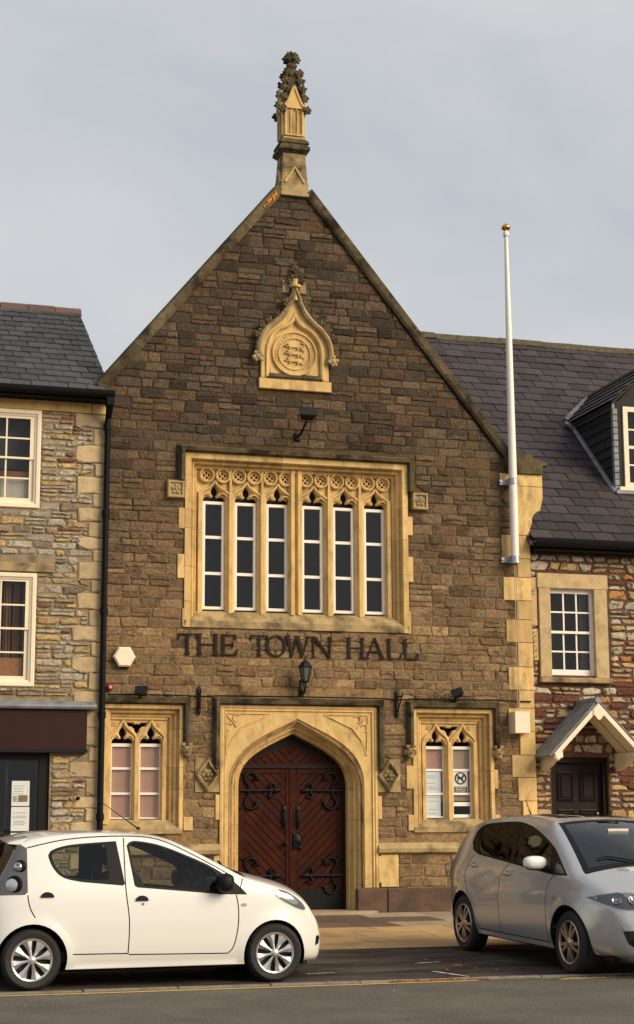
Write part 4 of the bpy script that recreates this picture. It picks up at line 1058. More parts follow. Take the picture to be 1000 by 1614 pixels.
MB().box(-2.3,2.92,.30,.36,.80,1.42).build('display_panel', 'cream_panel', sf)
MB().box(-2.3,2.92,.28,.36,1.42,1.47).build('display_shelf', 'wood_trim', sf)
MB().box(2.78,2.93,.26,.35,1.47,2.45).build('display_side', 'fascia_brown', sf)
def notice(x0, x1, z0, z1, y, label, base='paper', lines=7, seed=1, extra=None, group=None, margin=.02, lm='print_grey'):
    q = random.Random(seed); n_ = thing('notice', label, 'notice', (x0,y,z0), group)
    MB().box(x0,x1,y,y+.004,z0,z1).build('sheet', base, n_)
    m_ = MB(); hh = (z1-z0-.06)/lines
    for k in range(lines):
        if q.random() < .25: continue
        a = x0+margin+q.uniform(0,.03); b = x1-margin-q.uniform(0,.08); zc = z1-.035-hh*k
        while a < b-.01:
            e = min(b, a+q.uniform(.015,.05)); m_.box(a,e,y-.002,y,zc-.006,zc+.004); a = e+.009
    if m_.f: m_.build('print', lm, n_, kind='stuff')
    if extra: extra(n_)
    return n_
def pict(n_):
    MB().box(2.585,2.64,.086,.089,1.83,1.90).build('picture', 'print_grey', n_); MB().box(2.66,2.79,.086,.089,1.82,1.91).build('picture', 'print_brown', n_)
notice(2.565,2.815,1.76,2.11,.09,'white notice with two small pictures, topmost in the shop window','paper',8,3,pict)
notice(2.565,2.82,1.41,1.745,.09,'plain text notice between two others in the shop window','paper',12,4)
def green(n_):
    MB().box(2.58,2.80,.086,.089,1.20,1.355).build('green_field', 'print_green', n_)
    m_ = MB(); m_.box(2.755,2.775,.083,.086,1.285,1.345); m_.box(2.735,2.795,.0825,.0855,1.305,1.325)
    for k in range(3): m_.ball((2.64+.04*k,.085,1.265), .022, (1,.1,1), 8, 5)
    m_.build('white_symbols', 'paper', n_)
notice(2.565,2.815,1.10,1.385,.09,'green notice with white cross, lowest in the shop window','paper',1,5,green)

# roof: slates course by course
EY, EZ, RY, RZ = -.22, 7.80, 3.50, 10.14
sl = Vector((0, RY-EY, RZ-EZ)); SLN = sl.length; sdir = sl/SLN; snor = Vector((0,-sdir.z,sdir.y)); sang = math.atan2(sdir.z, sdir.y)
m_ = MB(); m_.add([(-4,EY,EZ-.05),(3.80,EY,EZ-.05),(3.80,RY,RZ-.05),(-4,RY,RZ-.05),(-4,EY,EZ-.10),(3.80,EY,EZ-.10),(3.80,RY,RZ-.10),(-4,RY,RZ-.10)], [(0,1,2,3),(7,6,5,4),(0,4,5,1),(1,5,6,2),(2,6,7,3),(3,7,4,0)])
m_.add([(-4,RY,RZ-.05),(3.80,RY,RZ-.05),(3.80,7.0,7.9),(-4,7.0,7.9)], [(0,1,2,3)]); 
roof = m_.build('roof', 'slate_grey', LH)
m_ = MB(); m_.add([(LXR-.02,.0,7.6),(LXR-.02,RY,RZ-.1),(LXR-.02,6.9,7.7),(LXR-.4,.0,7.6),(LXR-.4,RY,RZ-.1),(LXR-.4,6.9,7.7)], [(0,1,2),(5,4,3),(0,3,4,1),(1,4,5,2),(2,5,3,0)]); m_.build('gable_wall', 'mortar_left', LH)
def slate_mesh(nm, w, l, m, t=.012, seed=0):
    q = random.Random(seed); b = [(0+q.uniform(0,.006),0+q.uniform(-.006,.006)),(w-q.uniform(0,.006),q.uniform(-.006,.006)),(w,l),(0,l)]
    mb = MB(); mb.add([(x,y,0) for x,y in b]+[(x,y,t) for x,y in b], [(3,2,1,0),(4,5,6,7),(0,1,5,4),(1,2,6,5),(2,3,7,6),(3,0,4,7)]); return mb.mesh(nm, m)
def slate_roof(par, x0, x1, org, ang, length, expo, w, m, rng, name='slate', skip=None, limit=290, lift=.022, x1f=None):
    meshes = [slate_mesh(name, w*f, expo*1.75, m, seed=i) for i, f in enumerate((.97,.985,.975,.96))]
    n = int(round(length/expo)); expo = length/n; cnt = 0
    ca, sa = math.cos(ang), math.sin(ang)
    for r in range(n):
        x = x0-(w*.5 if r%2 else 0)+rng.uniform(-.02,.02); s_ = r*expo
        if callable(x1f): x1 = x1f(org[1]+ca*s_)
        while x < x1-.02:
            p = Vector((x, org[1]+ca*s_-sa*.004, org[2]+sa*s_+ca*.004))
            ww = min(1.0, (x1-x)/w); 
            if x < x0: pass
            if not (skip and skip(p)):
                o = put(name, rng.choice(meshes), par, loc=p, rot=(ang-lift/ (expo*1.75)*rng.uniform(.8,1.25), rng.uniform(-.010,.010), rng.uniform(-.014,.014) if rng.random() > .03 else rng.uniform(-.06,.06)), scale=(ww,1,1)); cnt += 1
            x += w
    return cnt
slate_roof(roof, 1.0, 3.83, (0,EY-.03,EZ), sang, SLN-.05, .285, .275, 'slate_grey', rng)
x = .2
while x < 3.75:
    l_ = .46; m_ = MB(); q = [(RY-.17,RZ-.10),(RY-.10,RZ+.02),(RY,RZ+.075),(RY+.10,RZ+.02),(RY+.17,RZ-.10)]
    e = min(3.86, x+l_-.012); dz = rng.uniform(-.012,.012)
    m_.add([(x,a,b+dz) for a,b in q]+[(e,a,b+dz) for a,b in q], [(i,i+1,6+i,5+i) for i in range(4)]+[(0,1,2,3,4)[::-1],(5,6,7,8,9)]); m_.build('ridge_tile', 'ridge_tile', LH, smooth=50); x += l_
# eaves gutter and downpipe
m_ = MB(); m_.box(-4,3.82,-.24,.0,7.665,7.735); m_.build('soffit', 'black_plastic', LH)
m_ = MB(); pr = [(-.24,7.79),(-.243,7.74),(-.262,7.705),(-.30,7.69),(-.338,7.705),(-.357,7.74),(-.36,7.795),(-.348,7.795),(-.33,7.745),(-.30,7.72),(-.255,7.75)]
m_.add([(-4,a,b) for a,b in pr]+[(3.865,a,b) for a,b in pr], [(i,(i+1)%len(pr),len(pr)+(i+1)%len(pr),len(pr)+i) for i in range(len(pr))]+[tuple(range(len(pr))),tuple(range(len(pr),2*len(pr)))[::-1]]); m_.build('gutter', 'black_plastic', LH, smooth=40)
m_ = MB(); m_.box(3.75,3.86,-.34,-.16,7.58,7.70); m_.tube([(3.815,-.28,7.62),(3.81,-.20,7.5),(3.805,-.085,7.42),(3.80,-.085,5),(3.80,-.085,.25)], .045, 10)
for z in (7.3,6.0,4.55,3.05,1.6): m_.lathe([(.045,-.05),(.058,-.045),(.058,.045),(.045,.05)], (3.80,-.085,z), n=10)
m_.build('downpipe', 'black_plastic', LH, smooth=40)
# ================================================================== RIGHT HOUSE
RH = thing('rubble_cottage', 'rubble stone cottage with purple slate roof, dormer and white gabled porch', 'house', (12.0,.12,.19))
rng = random.Random(31)
RW0 = .10
rwin = rect(10.72,11.92,3.66,5.39)
MB().prism([(10.56,-.1),(17,-.1),(17,5.85),(10.56,5.85)], RW0, RW0+.45, holes=[rect(10.86,11.80,3.78,5.22), rect(10.86,11.84,-.05,2.50)]).build('wall', 'mortar_right', RH)
GR = (.46,.40,.30); OX = (.46,.31,.15); RE = (.15,.050,.033); TN = (.38,.275,.165); OR = (.40,.19,.075)
def rh_pal(x, z, r):
    k = r.random()
    if z > 3.5: c = GR if k < .46 else TN if k < .72 else OX if k < .86 else RE if k < .93 else OR
    elif z > 2.5: c = RE if k < .30 else TN if k < .62 else OR if k < .72 else GR
    else: c = TN if k < .5 else OX if k < .8 else RE if k < .9 else GR
    return jit(c, .24, r)
ob = [rect(10.70,11.94,3.60,5.41), rect(10.86,11.84,0,2.52)]
masonry(RH, 'rubble_dark', .2, 5.80, lambda z: 10.575, lambda z: 13.3, ob, rng, (.085,.165), (.12,.33), rh_pal, g=.019, p=(.012,.036), ytop=RW0, limit=300, rough=.024, wob=.03, rnd=2.4)
masonry(RH, 'rubble_dark', .2, 5.80, lambda z: 13.3, lambda z: 16.95, [], rng, (.10,.18), (.16,.38), rh_pal, g=.019, p=(.012,.036), ytop=RW0, limit=0, rough=.024, wob=.03, rnd=2.4)
# window in a stone surround
m_ = MB(); m_.box(10.72,10.915,RW0-.05,RW0+.12,3.74,5.15,jit((.9,.88,.82),.05,rng),bev=.008); m_.box(11.67,11.90,RW0-.05,RW0+.12,3.74,5.15,jit((.9,.88,.82),.05,rng),bev=.008)
m_.box(10.70,11.92,RW0-.052,RW0+.12,5.15,5.39,jit((.95,.9,.85),.05,rng),bev=.01)
sr = m_.build('window_surround', 'ashlar_pale', RH)
MB().box(10.70,11.93,RW0-.10,RW0+.12,3.655,3.735,bev=.012).build('sill', 'ashlar_stained', sr)
m_ = MB(); m_.box(10.60,10.70,RW0-.022,RW0+.01,4.55,5.32,jit((.9,.8,.7),.1,rng),bev=.008); m_.box(10.62,10.71,RW0-.02,RW0+.01,4.0,4.5,jit((.9,.85,.7),.1,rng),bev=.008); m_.build('jamb_stone', 'ashlar_pale', sr)
w = sash(RH, 10.905, 11.68, 3.73, 5.16, 3, 4, .075, .07, .13, y=RW0+.03, name='window', bar=.011, paint_m='white_paint') if False else None
def sash2(par, x0, x1, z0, z1, cols, rows, y, m='white_paint', st=.05, bot=.12, top=.05):
    fr = MB().sweep(rect(x0,x1,z0,z1), [(0,y+.10),(0,y),(st*.45,y),(st*.5,y+.10)], closed=True).build('window', m, par)
    zm = (z0+z1)/2+.02
    for k, (a, b, yy) in enumerate(((z0+st*.4,zm+.02,y+.05),(zm-.02,z1-st*.4,y+.022))):
        lo = bot if k == 0 else .04; hi = .04 if k == 0 else top
        gx0, gx1, ga, gb = x0+st, x1-st, a+lo, b-hi
        q = MB(); q.prism(rect(x0+st*.4,x1-st*.4,a,b), yy, yy+.03, holes=[rect(gx0,gx1,ga,gb)])
        for i in range(1,cols): xx = lerp(gx0,gx1,i/cols); q.box(xx-.0125,xx+.0125,yy+.004,yy+.026,ga-.002,gb+.002)
        for j in range(1,rows): zz = lerp(ga,gb,j/rows); q.box(gx0-.002,gx1+.002,yy+.006,yy+.024,zz-.0125,zz+.0125)
        q.build('sash', m, fr)
        for i in range(cols):
            for j in range(rows):
                MB().box(lerp(gx0,gx1,i/cols)+.004,lerp(gx0,gx1,(i+1)/cols)-.004,yy+.013,yy+.017,lerp(ga,gb,j/rows)+.004,lerp(ga,gb,(j+1)/rows)-.004).build('pane', 'window_glass', fr)
    return fr
w = sash2(RH, 10.905, 11.675, 3.735, 5.155, 3, 2, RW0+.02)
MB().box(10.87,11.79,RW0+.42,RW0+.43,3.75,5.2).build('interior', 'interior_dark', w)
MB().box(11.50,11.62,RW0+.16,RW0+.2,3.9,5.1).build('curtain', 'blind_grey', w)
# door under the porch
m_ = MB(); m_.box(10.86,10.93,RW0+.06,RW0+.2,.15,2.5); m_.box(11.77,11.84,RW0+.06,RW0+.2,.15,2.5); m_.box(10.93,11.77,RW0+.06,RW0+.2,2.42,2.5); m_.build('door_frame', 'door_dark', RH)
m_ = MB(); m_.box(10.93,11.77,RW0+.14,RW0+.2,.19,2.42); dr = m_.build('door', 'door_dark', RH)
for x0,x1 in ((11.02,11.30),(11.40,11.68)):
    for z0,z1 in ((.40,1.02),(1.14,1.70),(1.82,2.28)):
        q = MB(); q.sweep(rect(x0,x1,z0,z1), [(0,RW0+.14),(.0,RW0+.125),(.02,RW0+.12),(.04,RW0+.14)], closed=True); q.box(x0+.06,x1-.06,RW0+.125,RW0+.142,z0+.06,z1-.06,bev=.01); q.build('door_panel', 'door_dark', dr)
m_ = MB(); m_.box(11.685,11.715,RW0+.125,RW0+.142,1.53,1.65,bev=.004); m_.tube([(11.70,RW0+.13,1.6),(11.70,RW0+.09,1.6),(11.62,RW0+.09,1.6)], .009, 6); m_.build('handle', 'galvanised', dr)
# porch canopy
PCX, PF = 11.36, -.60
porch_parent = RH
def slope(s):
    m_ = MB(); a = (PCX, 3.32); b = (PCX+s*.80, 2.50); d = Vector((b[0]-a[0], b[1]-a[1])).normalized(); n_ = Vector((-d.y, d.x))*(1 if s > 0 else -1)
    q = [Vector(a), Vector(b), Vector(b)-n_*.03, Vector(a)-n_*.03] if True else None
    vs = [(v.x,PF,v.y) for v in q]+[(v.x,RW0+.05,v.y) for v in q]; m_.add(vs, [(0,1,2,3),(7,6,5,4),(0,4,5,1),(1,5,6,2),(2,6,7,3),(3,7,4,0)])
    return m_, d, n_
pc = None
for s in (-1,1):
    m_, d, n_ = slope(s)
    o = m_.build('porch_roof', 'lead', RH)
    pc = pc or o
    # slate strips laid on the canopy
    for k in range(5):
        a = Vector((PCX,3.32))+d*(.02+k*.225)+n_*(.016); b = a+d*.24-n_*.012
        q = [a, b, b+n_*.014, a+n_*.014]
        for j in range(3):
            y0 = lerp(PF-.02,RW0-.02,j/3)+.003; y1 = lerp(PF-.02,RW0-.02,(j+1)/3)-.003
            t = MB(); t.add([(v.x,y0,v.y) for v in q]+[(v.x,y1,v.y) for v in q], [(0,1,2,3),(7,6,5,4),(0,4,5,1),(1,5,6,2),(2,6,7,3),(3,7,4,0)]); t.build('canopy_slate', 'lead', o)
    # barge board with a shaped foot
    t = MB(); a = Vector((PCX,3.30)); e = Vector((PCX+s*.76,2.52)); q = [a, e, e-n_*.065-d*.01, e-n_*.065-d*.06, a-n_*.06+Vector((0,-.02))]
    t.prism([(v.x,v.y) for v in q], PF-.03, PF+.005, bev=.004); t.build('barge_board', 'cream_paint', o)
    t = MB(); e2 = e-n_*.05; t.ball((e2.x-d.x*.03,PF-.01,e2.y-.02), .05, (1.1,.6,1), 8, 6); t.ball((e2.x-d.x*.10,PF-.01,e2.y-.005), .04, (1.2,.6,.8), 8, 6); t.build('barge_foot', 'cream_paint', o, smooth=60)
    t = MB()                                          # console bracket
    bx = PCX+s*.64; pr = [(RW0+.01,2.56),(PF+.02,2.56),(PF+.02,2.48),(PF+.16,2.46),(PF+.24,2.42),(PF+.36,2.36),(PF+.50,2.32),(RW0+.01,2.28)]
    n0 = len(pr); t.add([(bx-.045,y,z) for y,z in pr]+[(bx+.045,y,z) for y,z in pr], [tuple(range(n0)),tuple(range(n0,2*n0))[::-1]]+[(i,(i+1)%n0,n0+(i+1)%n0,n0+i) for i in range(n0)]); t.build('bracket', 'cream_paint', o)
    t = MB(); v0 = Vector((PCX,3.22)); v1 = Vector((PCX+s*.70,2.50)); 
    for k in range(2):
        y0 = lerp(PF+.02,RW0-.02,k/2); t.add([(v0.x,y0+.01,v0.y),(v1.x,y0+.01,v1.y),(v1.x,y0+.29,v1.y),(v0.x,y0+.29,v0.y),(v0.x,y0+.01,v0.y+.02),(v1.x,y0+.01,v1.y+.02),(v1.x,y0+.29,v1.y+.02),(v0.x,y0+.29,v0.y+.02)], [(3,2,1,0),(4,5,6,7),(0,1,5,4),(1,2,6,5),(2,3,7,6),(3,0,4,7)])
    t.build('soffit_board', 'cream_paint', o)
MB().tube([(PCX,PF-.03,3.345),(PCX,RW0,3.345)], .05, 8).build('porch_ridge', 'lead', RH, smooth=50)
MB().prism([(PCX-.09,3.20),(PCX-.10,3.12),(PCX-.06,3.09),(PCX-.03,3.05),(PCX,3.03),(PCX+.03,3.05),(PCX+.06,3.09),(PCX+.10,3.12),(PCX+.09,3.20),(PCX,3.29)], PF-.045, PF-.02, bev=.006).build('apex_pendant', 'cream_paint', RH)
# roof
EY, EZ, RY, RZ = -.14, 5.90, 5.10, 10.73
sl = Vector((0, RY-EY, RZ-EZ)); SLN2 = sl.length; sang2 = math.atan2(sl.z, sl.y); sd2 = sl.normalized()
m_ = MB(); m_.add([(10.50,EY,EZ-.05),(17,EY,EZ-.05),(17,RY,RZ-.05),(10.50,RY,RZ-.05),(10.50,EY,EZ-.11),(17,EY,EZ-.11),(17,RY,RZ-.11),(10.50,RY,RZ-.11)], [(0,1,2,3),(7,6,5,4),(0,4,5,1),(1,5,6,2),(2,6,7,3),(3,7,4,0)])
m_.add([(10.5,RY,RZ-.06),(17,RY,RZ-.06),(17,10,6),(10.5,10,6)], [(0,1,2,3)])
roof2 = m_.build('roof', 'slate_purple', RH)
tn = (RZ-EZ)/(RY-EY)
DX0, DX1, DYF, DRX, DRZ, DEZ = 12.62, 14.0, 1.0, 13.31, 9.22, 8.50
def in_dormer(p):
    zr = p.z; return DX0-.05 < p.x and p.x < DX1 and p.y > DYF-.15 and p.z < DEZ-.02
slate_roof(roof2, 10.56, 13.75, (0,EY-.03,EZ), sang2, SLN2-.06, .262, .365, 'slate_purple', rng, skip=in_dormer, x1f=lambda y: 12.42*(24.3+y)/24.3+.75)
m_ = MB(); q = [(RY-.16,RZ-.09),(RY-.09,RZ+.03),(RY,RZ+.07),(RY+.09,RZ+.03),(RY+.16,RZ-.09)]
x = 10.45
while x < 16.9:
    m_ = MB(); dz = rng.uniform(-.012,.012); m_.add([(x,a,b+dz) for a,b in q]+[(x+.445,a,b+dz) for a,b in q], [(i,i+1,6+i,5+i) for i in range(4)]+[(0,1,2,3,4)[::-1],(5,6,7,8,9)]); m_.build('ridge_tile', 'ridge_moss', RH, smooth=50); x += .45
m_ = MB(); m_.box(10.60,17,-.13,.12,5.72,5.86); m_.build('fascia', 'black_plastic', RH)
m_ = MB(); pr = [(-.14,5.90),(-.145,5.83),(-.17,5.785),(-.21,5.77),(-.25,5.785),(-.275,5.83),(-.28,5.905),(-.265,5.905),(-.24,5.84),(-.21,5.815),(-.16,5.84)]
m_.add([(10.575,a,b) for a,b in pr]+[(17,a,b) for a,b in pr], [(i,(i+1)%len(pr),len(pr)+(i+1)%len(pr),len(pr)+i) for i in range(len(pr))]+[tuple(range(len(pr))),tuple(range(len(pr),2*len(pr)))[::-1]]); m_.build('gutter', 'black_plastic', RH, smooth=40)
# dormer
def ry(z): return EY+(z-EZ)/tn
dz0 = EZ+tn*(DYF-EY)
m_ = MB()
for xx in (DX0+.02, DX1-.02):
    m_.add([(xx-.02,DYF,dz0-.1),(xx-.02,DYF,DEZ),(xx-.02,ry(DEZ)+.1,DEZ),(xx+.02,DYF,dz0-.1),(xx+.02,DYF,DEZ),(xx+.02,ry(DEZ)+.1,DEZ)], [(0,1,2),(5,4,3),(0,3,4,1),(1,4,5,2),(2,5,3,0)])
m_.box(DX0,DX1,DYF,DYF+.05,dz0-.1,dz0+.02); m_.box(DX0+.0,DX0+.13,DYF+.001,DYF+.06,dz0,DEZ+.05); m_.box(DX1-.13,DX1,DYF+.001,DYF+.06,dz0,DEZ+.05)
m_.add([(DX0,DYF,DEZ-.02),(DX1,DYF,DEZ-.02),(DRX,DYF,DRZ-.05),(DX0,DYF+.05,DEZ-.02),(DX1,DYF+.05,DEZ-.02),(DRX,DYF+.05,DRZ-.05)], [(0,1,2),(5,4,3),(0,3,4,1),(1,4,5,2),(2,5,3,0)])
dm = m_.build('dormer', 'slate_dark', RH)
# cheek slates
for r in range(9):
    z0 = DEZ-.04-(r+1)*.17; z1 = z0+.19
    yb = ry(max(z0,dz0)+.06)
    if z0 < dz0-.05: continue
    y = DYF
    while y < yb-.02:
        e = min(yb, y+rng.choice((.24,.28,.32))); t = MB()
        t.add([(DX0-.030,y+.004,z0),(DX0-.030,e-.004,z0),(DX0-.012,e-.004,z1),(DX0-.012,y+.004,z1),(DX0-.018,y+.004,z0),(DX0-.018,e-.004,z0),(DX0+.0,e-.004,z1),(DX0+.0,y+.004,z1)], [(0,1,2,3),(7,6,5,4),(0,4,5,1),(1,5,6,2),(2,6,7,3),(3,7,4,0)]); t.build('cheek_slate', 'slate_dark', dm); y = e
# lead corner soakers, eaves board, flashings
for k in range(14):
    z0 = dz0+.02+k*.112
    if z0 > DEZ-.1: break
    t = MB(); t.box(DX0-.036,DX0+.055,DYF-.012,DYF+.06,z0,z0+.104,bev=.008); t.build('lead_soaker', 'lead', dm)
MB().box(DX0-.05,DX0+.0,DYF-.02,ry(DEZ)-.02,DEZ-.09,DEZ+.0).build('eaves_board', 'lead', dm)
t = MB(); t.tube([(DX0-.055,DYF-.05,dz0-.01),(DX0-.055,ry(DEZ)-.05,DEZ+.03)], .042, 6); t.tube([(DX0-.05,DYF-.07,dz0+.0),(DX1,DYF-.07,dz0+.0)], .045, 6); t.build('apron_flashing', 'lead', dm, smooth=50)
t = MB(); t.tube([(DX0-.13,ry(DEZ)-.0,DEZ+.10),(DRX,ry(DRZ)-.06,DRZ+.04)], .045, 6); t.tube([(DX0-.20,ry(DEZ)-.12,DEZ+.02),(DX0-.03,ry(DEZ)-.22,DEZ-.09)], [.03,.075], 6); t.build('valley_flashing', 'lead', dm, smooth=50)
# dormer roof
for s in (-1,1):
    t = MB(); ex = DRX+s*.80; ez = DEZ-.01
    a = [(DRX,DYF-.14,DRZ),(ex,DYF-.14,ez),(ex,ry(ez)+.05,ez),(DRX,ry(DRZ)+.05,DRZ)]
    t.add(a+[(x,y,z-.05) for x,y,z in a], [(0,1,2,3),(7,6,5,4),(0,4,5,1),(1,5,6,2),(2,6,7,3),(3,7,4,0)]); o = t.build('dormer_roof', 'slate_dark', dm)
    if s < 0:
        n = 5
        for k in range(n):
            f0, f1 = k/n, (k+1)/n+.06
            xa, za = lerp(ex,DRX,f0)-.02, lerp(ez,DRZ,f0); xb, zb = lerp(ex,DRX,min(1,f1)), lerp(ez,DRZ,min(1,f1))
            y = DYF-.16; yend = ry(za)-.02
            while y < yend-.05:
                e = min(yend, y+.34); q = MB(); nx, nz_ = -.66, .75
                q.add([(xa+nx*.022,y+.003,za+nz_*.022),(xa+nx*.022,e-.003,za+nz_*.022),(xb+nx*.004,e-.003,zb+nz_*.004),(xb+nx*.004,y+.003,zb+nz_*.004),(xa+nx*.034,y+.003,za+nz_*.034),(xa+nx*.034,e-.003,za+nz_*.034),(xb+nx*.016,e-.003,zb+nz_*.016),(xb+nx*.016,y+.003,zb+nz_*.016)],
                      [(0,1,2,3),(7,6,5,4),(0,4,5,1),(1,5,6,2),(2,6,7,3),(3,7,4,0)]); q.build('dormer_slate', 'slate_purple', dm); y = e
MB().tube([(DRX,DYF-.17,DRZ+.03),(DRX,ry(DRZ)+.03,DRZ+.03)], .055, 8).build('dormer_ridge', 'ridge_moss', dm, smooth=50)
# dormer window (sub-parts of the dormer)
wx0, wx1, wz0, wz1 = DX0+.15, DX1-.15, dz0+.09, DEZ-.04
fr = MB(); fr.prism(rect(wx0,wx1,wz0,wz1), DYF-.03, DYF+.05, holes=[rect(wx0+.085,wx1-.085,wz0+.10,wz1-.085)])
gx0, gx1, ga, gb = wx0+.085, wx1-.085, wz0+.10, wz1-.085
for i in (1,2): xx = lerp(gx0,gx1,i/3); fr.box(xx-.013,xx+.013,DYF-.01,DYF+.03,ga-.002,gb+.002)
for j in (1,3): zz = lerp(ga,gb,j/4); fr.box(gx0-.002,gx1+.002,DYF-.008,DYF+.028,zz-.013,zz+.013)
fr.box(gx0-.002,gx1+.002,DYF-.015,DYF+.03,(ga+gb)/2-.025,(ga+gb)/2+.025)
fr.box(wx0-.13,wx1+.13,DYF-.09,DYF+.02,wz0-.05,wz0+.01)
fr.build('dormer_window', 'cream_paint', dm)
for i in range(3):
    for j in range(4): MB().box(lerp(gx0,gx1,i/3)+.004,lerp(gx0,gx1,(i+1)/3)-.004,DYF+.008,DYF+.013,lerp(ga,gb,j/4)+.004,lerp(ga,gb,(j+1)/4)-.004).build('pane', 'window_glass', dm)
MB().box(gx0-.03,gx1+.03,DYF+.30,DYF+.31,ga,gb).build('interior', 'interior_dark', dm)
# ================================================================== THINGS FIXED TO THE WALLS
# ---- raised lettering
SGN = thing('wall_lettering', 'dark metal capitals reading THE TOWN HALL under the large window', 'lettering', (4.9,-.03,3.96))
def glyph(ch):
    """list of polygons, unit cap height, plus advance width"""
    T, t, s = .125, .055, .05         # thick stem, thin stroke, serif height
    def stem(x, w=T, foot=True, head=True):
        e = .055; q = [(x,0+s)] ; out = [[(x,0),(x+w,0),(x+w,1),(x,1)]]
        if foot: out.append([(x-e,0),(x+w+e,0),(x+w+e,.035),(x+w,.075),(x,.075),(x-e,.035)])
        if head: out.append([(x-e,1),(x-e,.965),(x,.925),(x+w,.925),(x+w+e,.965),(x+w+e,1)])
        return out
    def bar(x0,x1,z,h=t): return [[(x0,z),(x1,z),(x1,z+h),(x0,z+h)]]
    if ch == 'T': return stem(.40,head=False)+bar(.05,.90,.925)+[[(.02,1),(.0,.72),(.045,.72),(.11,.925),(.11,1)],[(.93,1),(.95,.72),(.905,.72),(.84,.925),(.84,1)]]
    if ch == 'H': return stem(.07)+stem(.75)+bar(.20,.77,.47)
    if ch == 'E': return stem(.07)+bar(.2,.72,.925)+bar(.2,.60,.48)+bar(.2,.76,0)+[[(.74,1),(.76,.76),(.72,.76),(.62,.93),(.62,1)],[(.78,0),(.83,.28),(.79,.28),(.66,.07),(.66,0)],[(.57,.38),(.61,.38),(.61,.65),(.57,.65)]]
    if ch == 'L': return stem(.07)+bar(.2,.76,0)+[[(.78,0),(.84,.32),(.80,.32),(.64,.07),(.64,0)]]
    if ch == 'A': return [[(.02,.035),(.09,.035),(.50,.98),(.455,1.02)],[(.43,1.02),(.50,1.02),(.97,.035),(.80,.035)]]+bar(.20,.76,.32)+[[(-.05,0),(.20,0),(.20,.035),(-.05,.035)],[(.70,0),(1.05,0),(1.05,.035),(.70,.035)]]
    if ch == 'N': return stem(.10,t)+stem(.85,t,foot=False)+[[(.07,1),(.24,1),(.925,.0),(.85,-.02)]]
    if ch == 'W': return [[(.06,.97),(.23,.97),(.50,.15),(.40,-.02),(.36,-.02)],[(.37,-.02),(.42,-.02),(.70,.97),(.64,.97)],[(.60,.97),(.77,.97),(1.06,.15),(.96,-.02),(.92,-.02)],[(.93,-.02),(.98,-.02),(1.33,.97),(1.27,.97)],
                          [(-.02,.965),(.32,.965),(.32,1),(-.02,1)],[(.52,.965),(.86,.965),(.86,1),(.52,1)],[(1.18,.965),(1.42,.965),(1.42,1),(1.18,1)]]
    return None
LET = [('T',4.915,5.21),('H',5.19,5.54),('E',5.56,5.82),('T',6.01,6.29),('O',6.245,6.57),('W',6.54,6.94),('N',6.945,7.29),('H',7.51,7.81),('A',7.82,8.12),('L',8.155,8.40),('L',8.41,8.665)]
WID = dict(T=.95,H=.97,E=.83,L=.84,A=1.0,N=1.0,W=1.40,O=1.0)
for ch, xa, xb in LET:
    z0, hh = 3.955, .315; sx = (xb-xa)/WID[ch]; m_ = MB()
    if ch == 'O':
        n = 28; cx, cz = (xa+xb)/2, z0+hh/2; rx, rz = (xb-xa)/2, hh/2+.006
        o_ = [(cx+rx*math.cos(2*math.pi*i/n), cz+rz*math.sin(2*math.pi*i/n)) for i in range(n)]
        i_ = [(cx+(rx-.045)*math.cos(2*math.pi*i/n)*.98, cz+(rz-.024)*math.sin(2*math.pi*i/n)) for i in range(n)]
        m_.prism(o_, -.036, -.010, holes=[i_])
    else:
        for k, p in enumerate(glyph(ch)): m_.prism([(xa+x*sx, z0+z*hh) for x, z in p], -.036-.0004*k, -.010+.0003*k)
    for dz in (.08,.24): m_.tube([((xa+xb)/2-(.0 if ch in 'TOAWN' else (xb-xa)*.33),-.04,z0+dz),((xa+xb)/2-(.0 if ch in 'TOAWN' else (xb-xa)*.33),.01,z0+dz)], .006, 5)
    m_.build('letter', 'letter_metal', SGN)
# ---- floodlight above the large window
F1 = thing('floodlight', 'black floodlight on bent arm below the carved crest', 'floodlight', (6.74,0,7.33))
m_ = MB(); m_.box(6.70,6.79,-.05,.01,7.27,7.40,bev=.008); m_.tube([(6.745,-.04,7.34),(6.76,-.16,7.36),(6.79,-.34,7.48),(6.80,-.36,7.55)], .020, 8); m_.build('arm', 'black_metal', F1, smooth=50)
m_ = MB(); c = Vector((6.80,-.38,7.61))
def obox(mb, c, ax, ay, az, hx, hy, hz, tp=1.0):
    vs = []
    for sy, k in ((-1,1.0),(1,tp)):
        for sx, sz in ((-1,-1),(1,-1),(1,1),(-1,1)): vs.append(c+ax*hx*sx*k+ay*hy*sy+az*hz*sz*k)
    mb.add(vs, [(0,1,2,3),(7,6,5,4),(0,4,5,1),(1,5,6,2),(2,6,7,3),(3,7,4,0)])
ax = Vector((1,0,0)); ay = Vector((0,.86,-.5)); az = Vector((0,.5,.86))
obox(m_, c, ax, ay, az, .125, .07, .07, .75); obox(m_, c+ay*-.075, ax, ay, az, .135, .012, .08); m_.build('lamp_body', 'black_metal', F1)
m_ = MB(); m_.tube([c+Vector((-.135,0,0)),c+Vector((-.14,.02,-.10)),c+Vector((0,.03,-.11)),c+Vector((.14,.02,-.10)),c+Vector((.135,0,0))], .010, 6); m_.build('yoke', 'black_metal', F1)
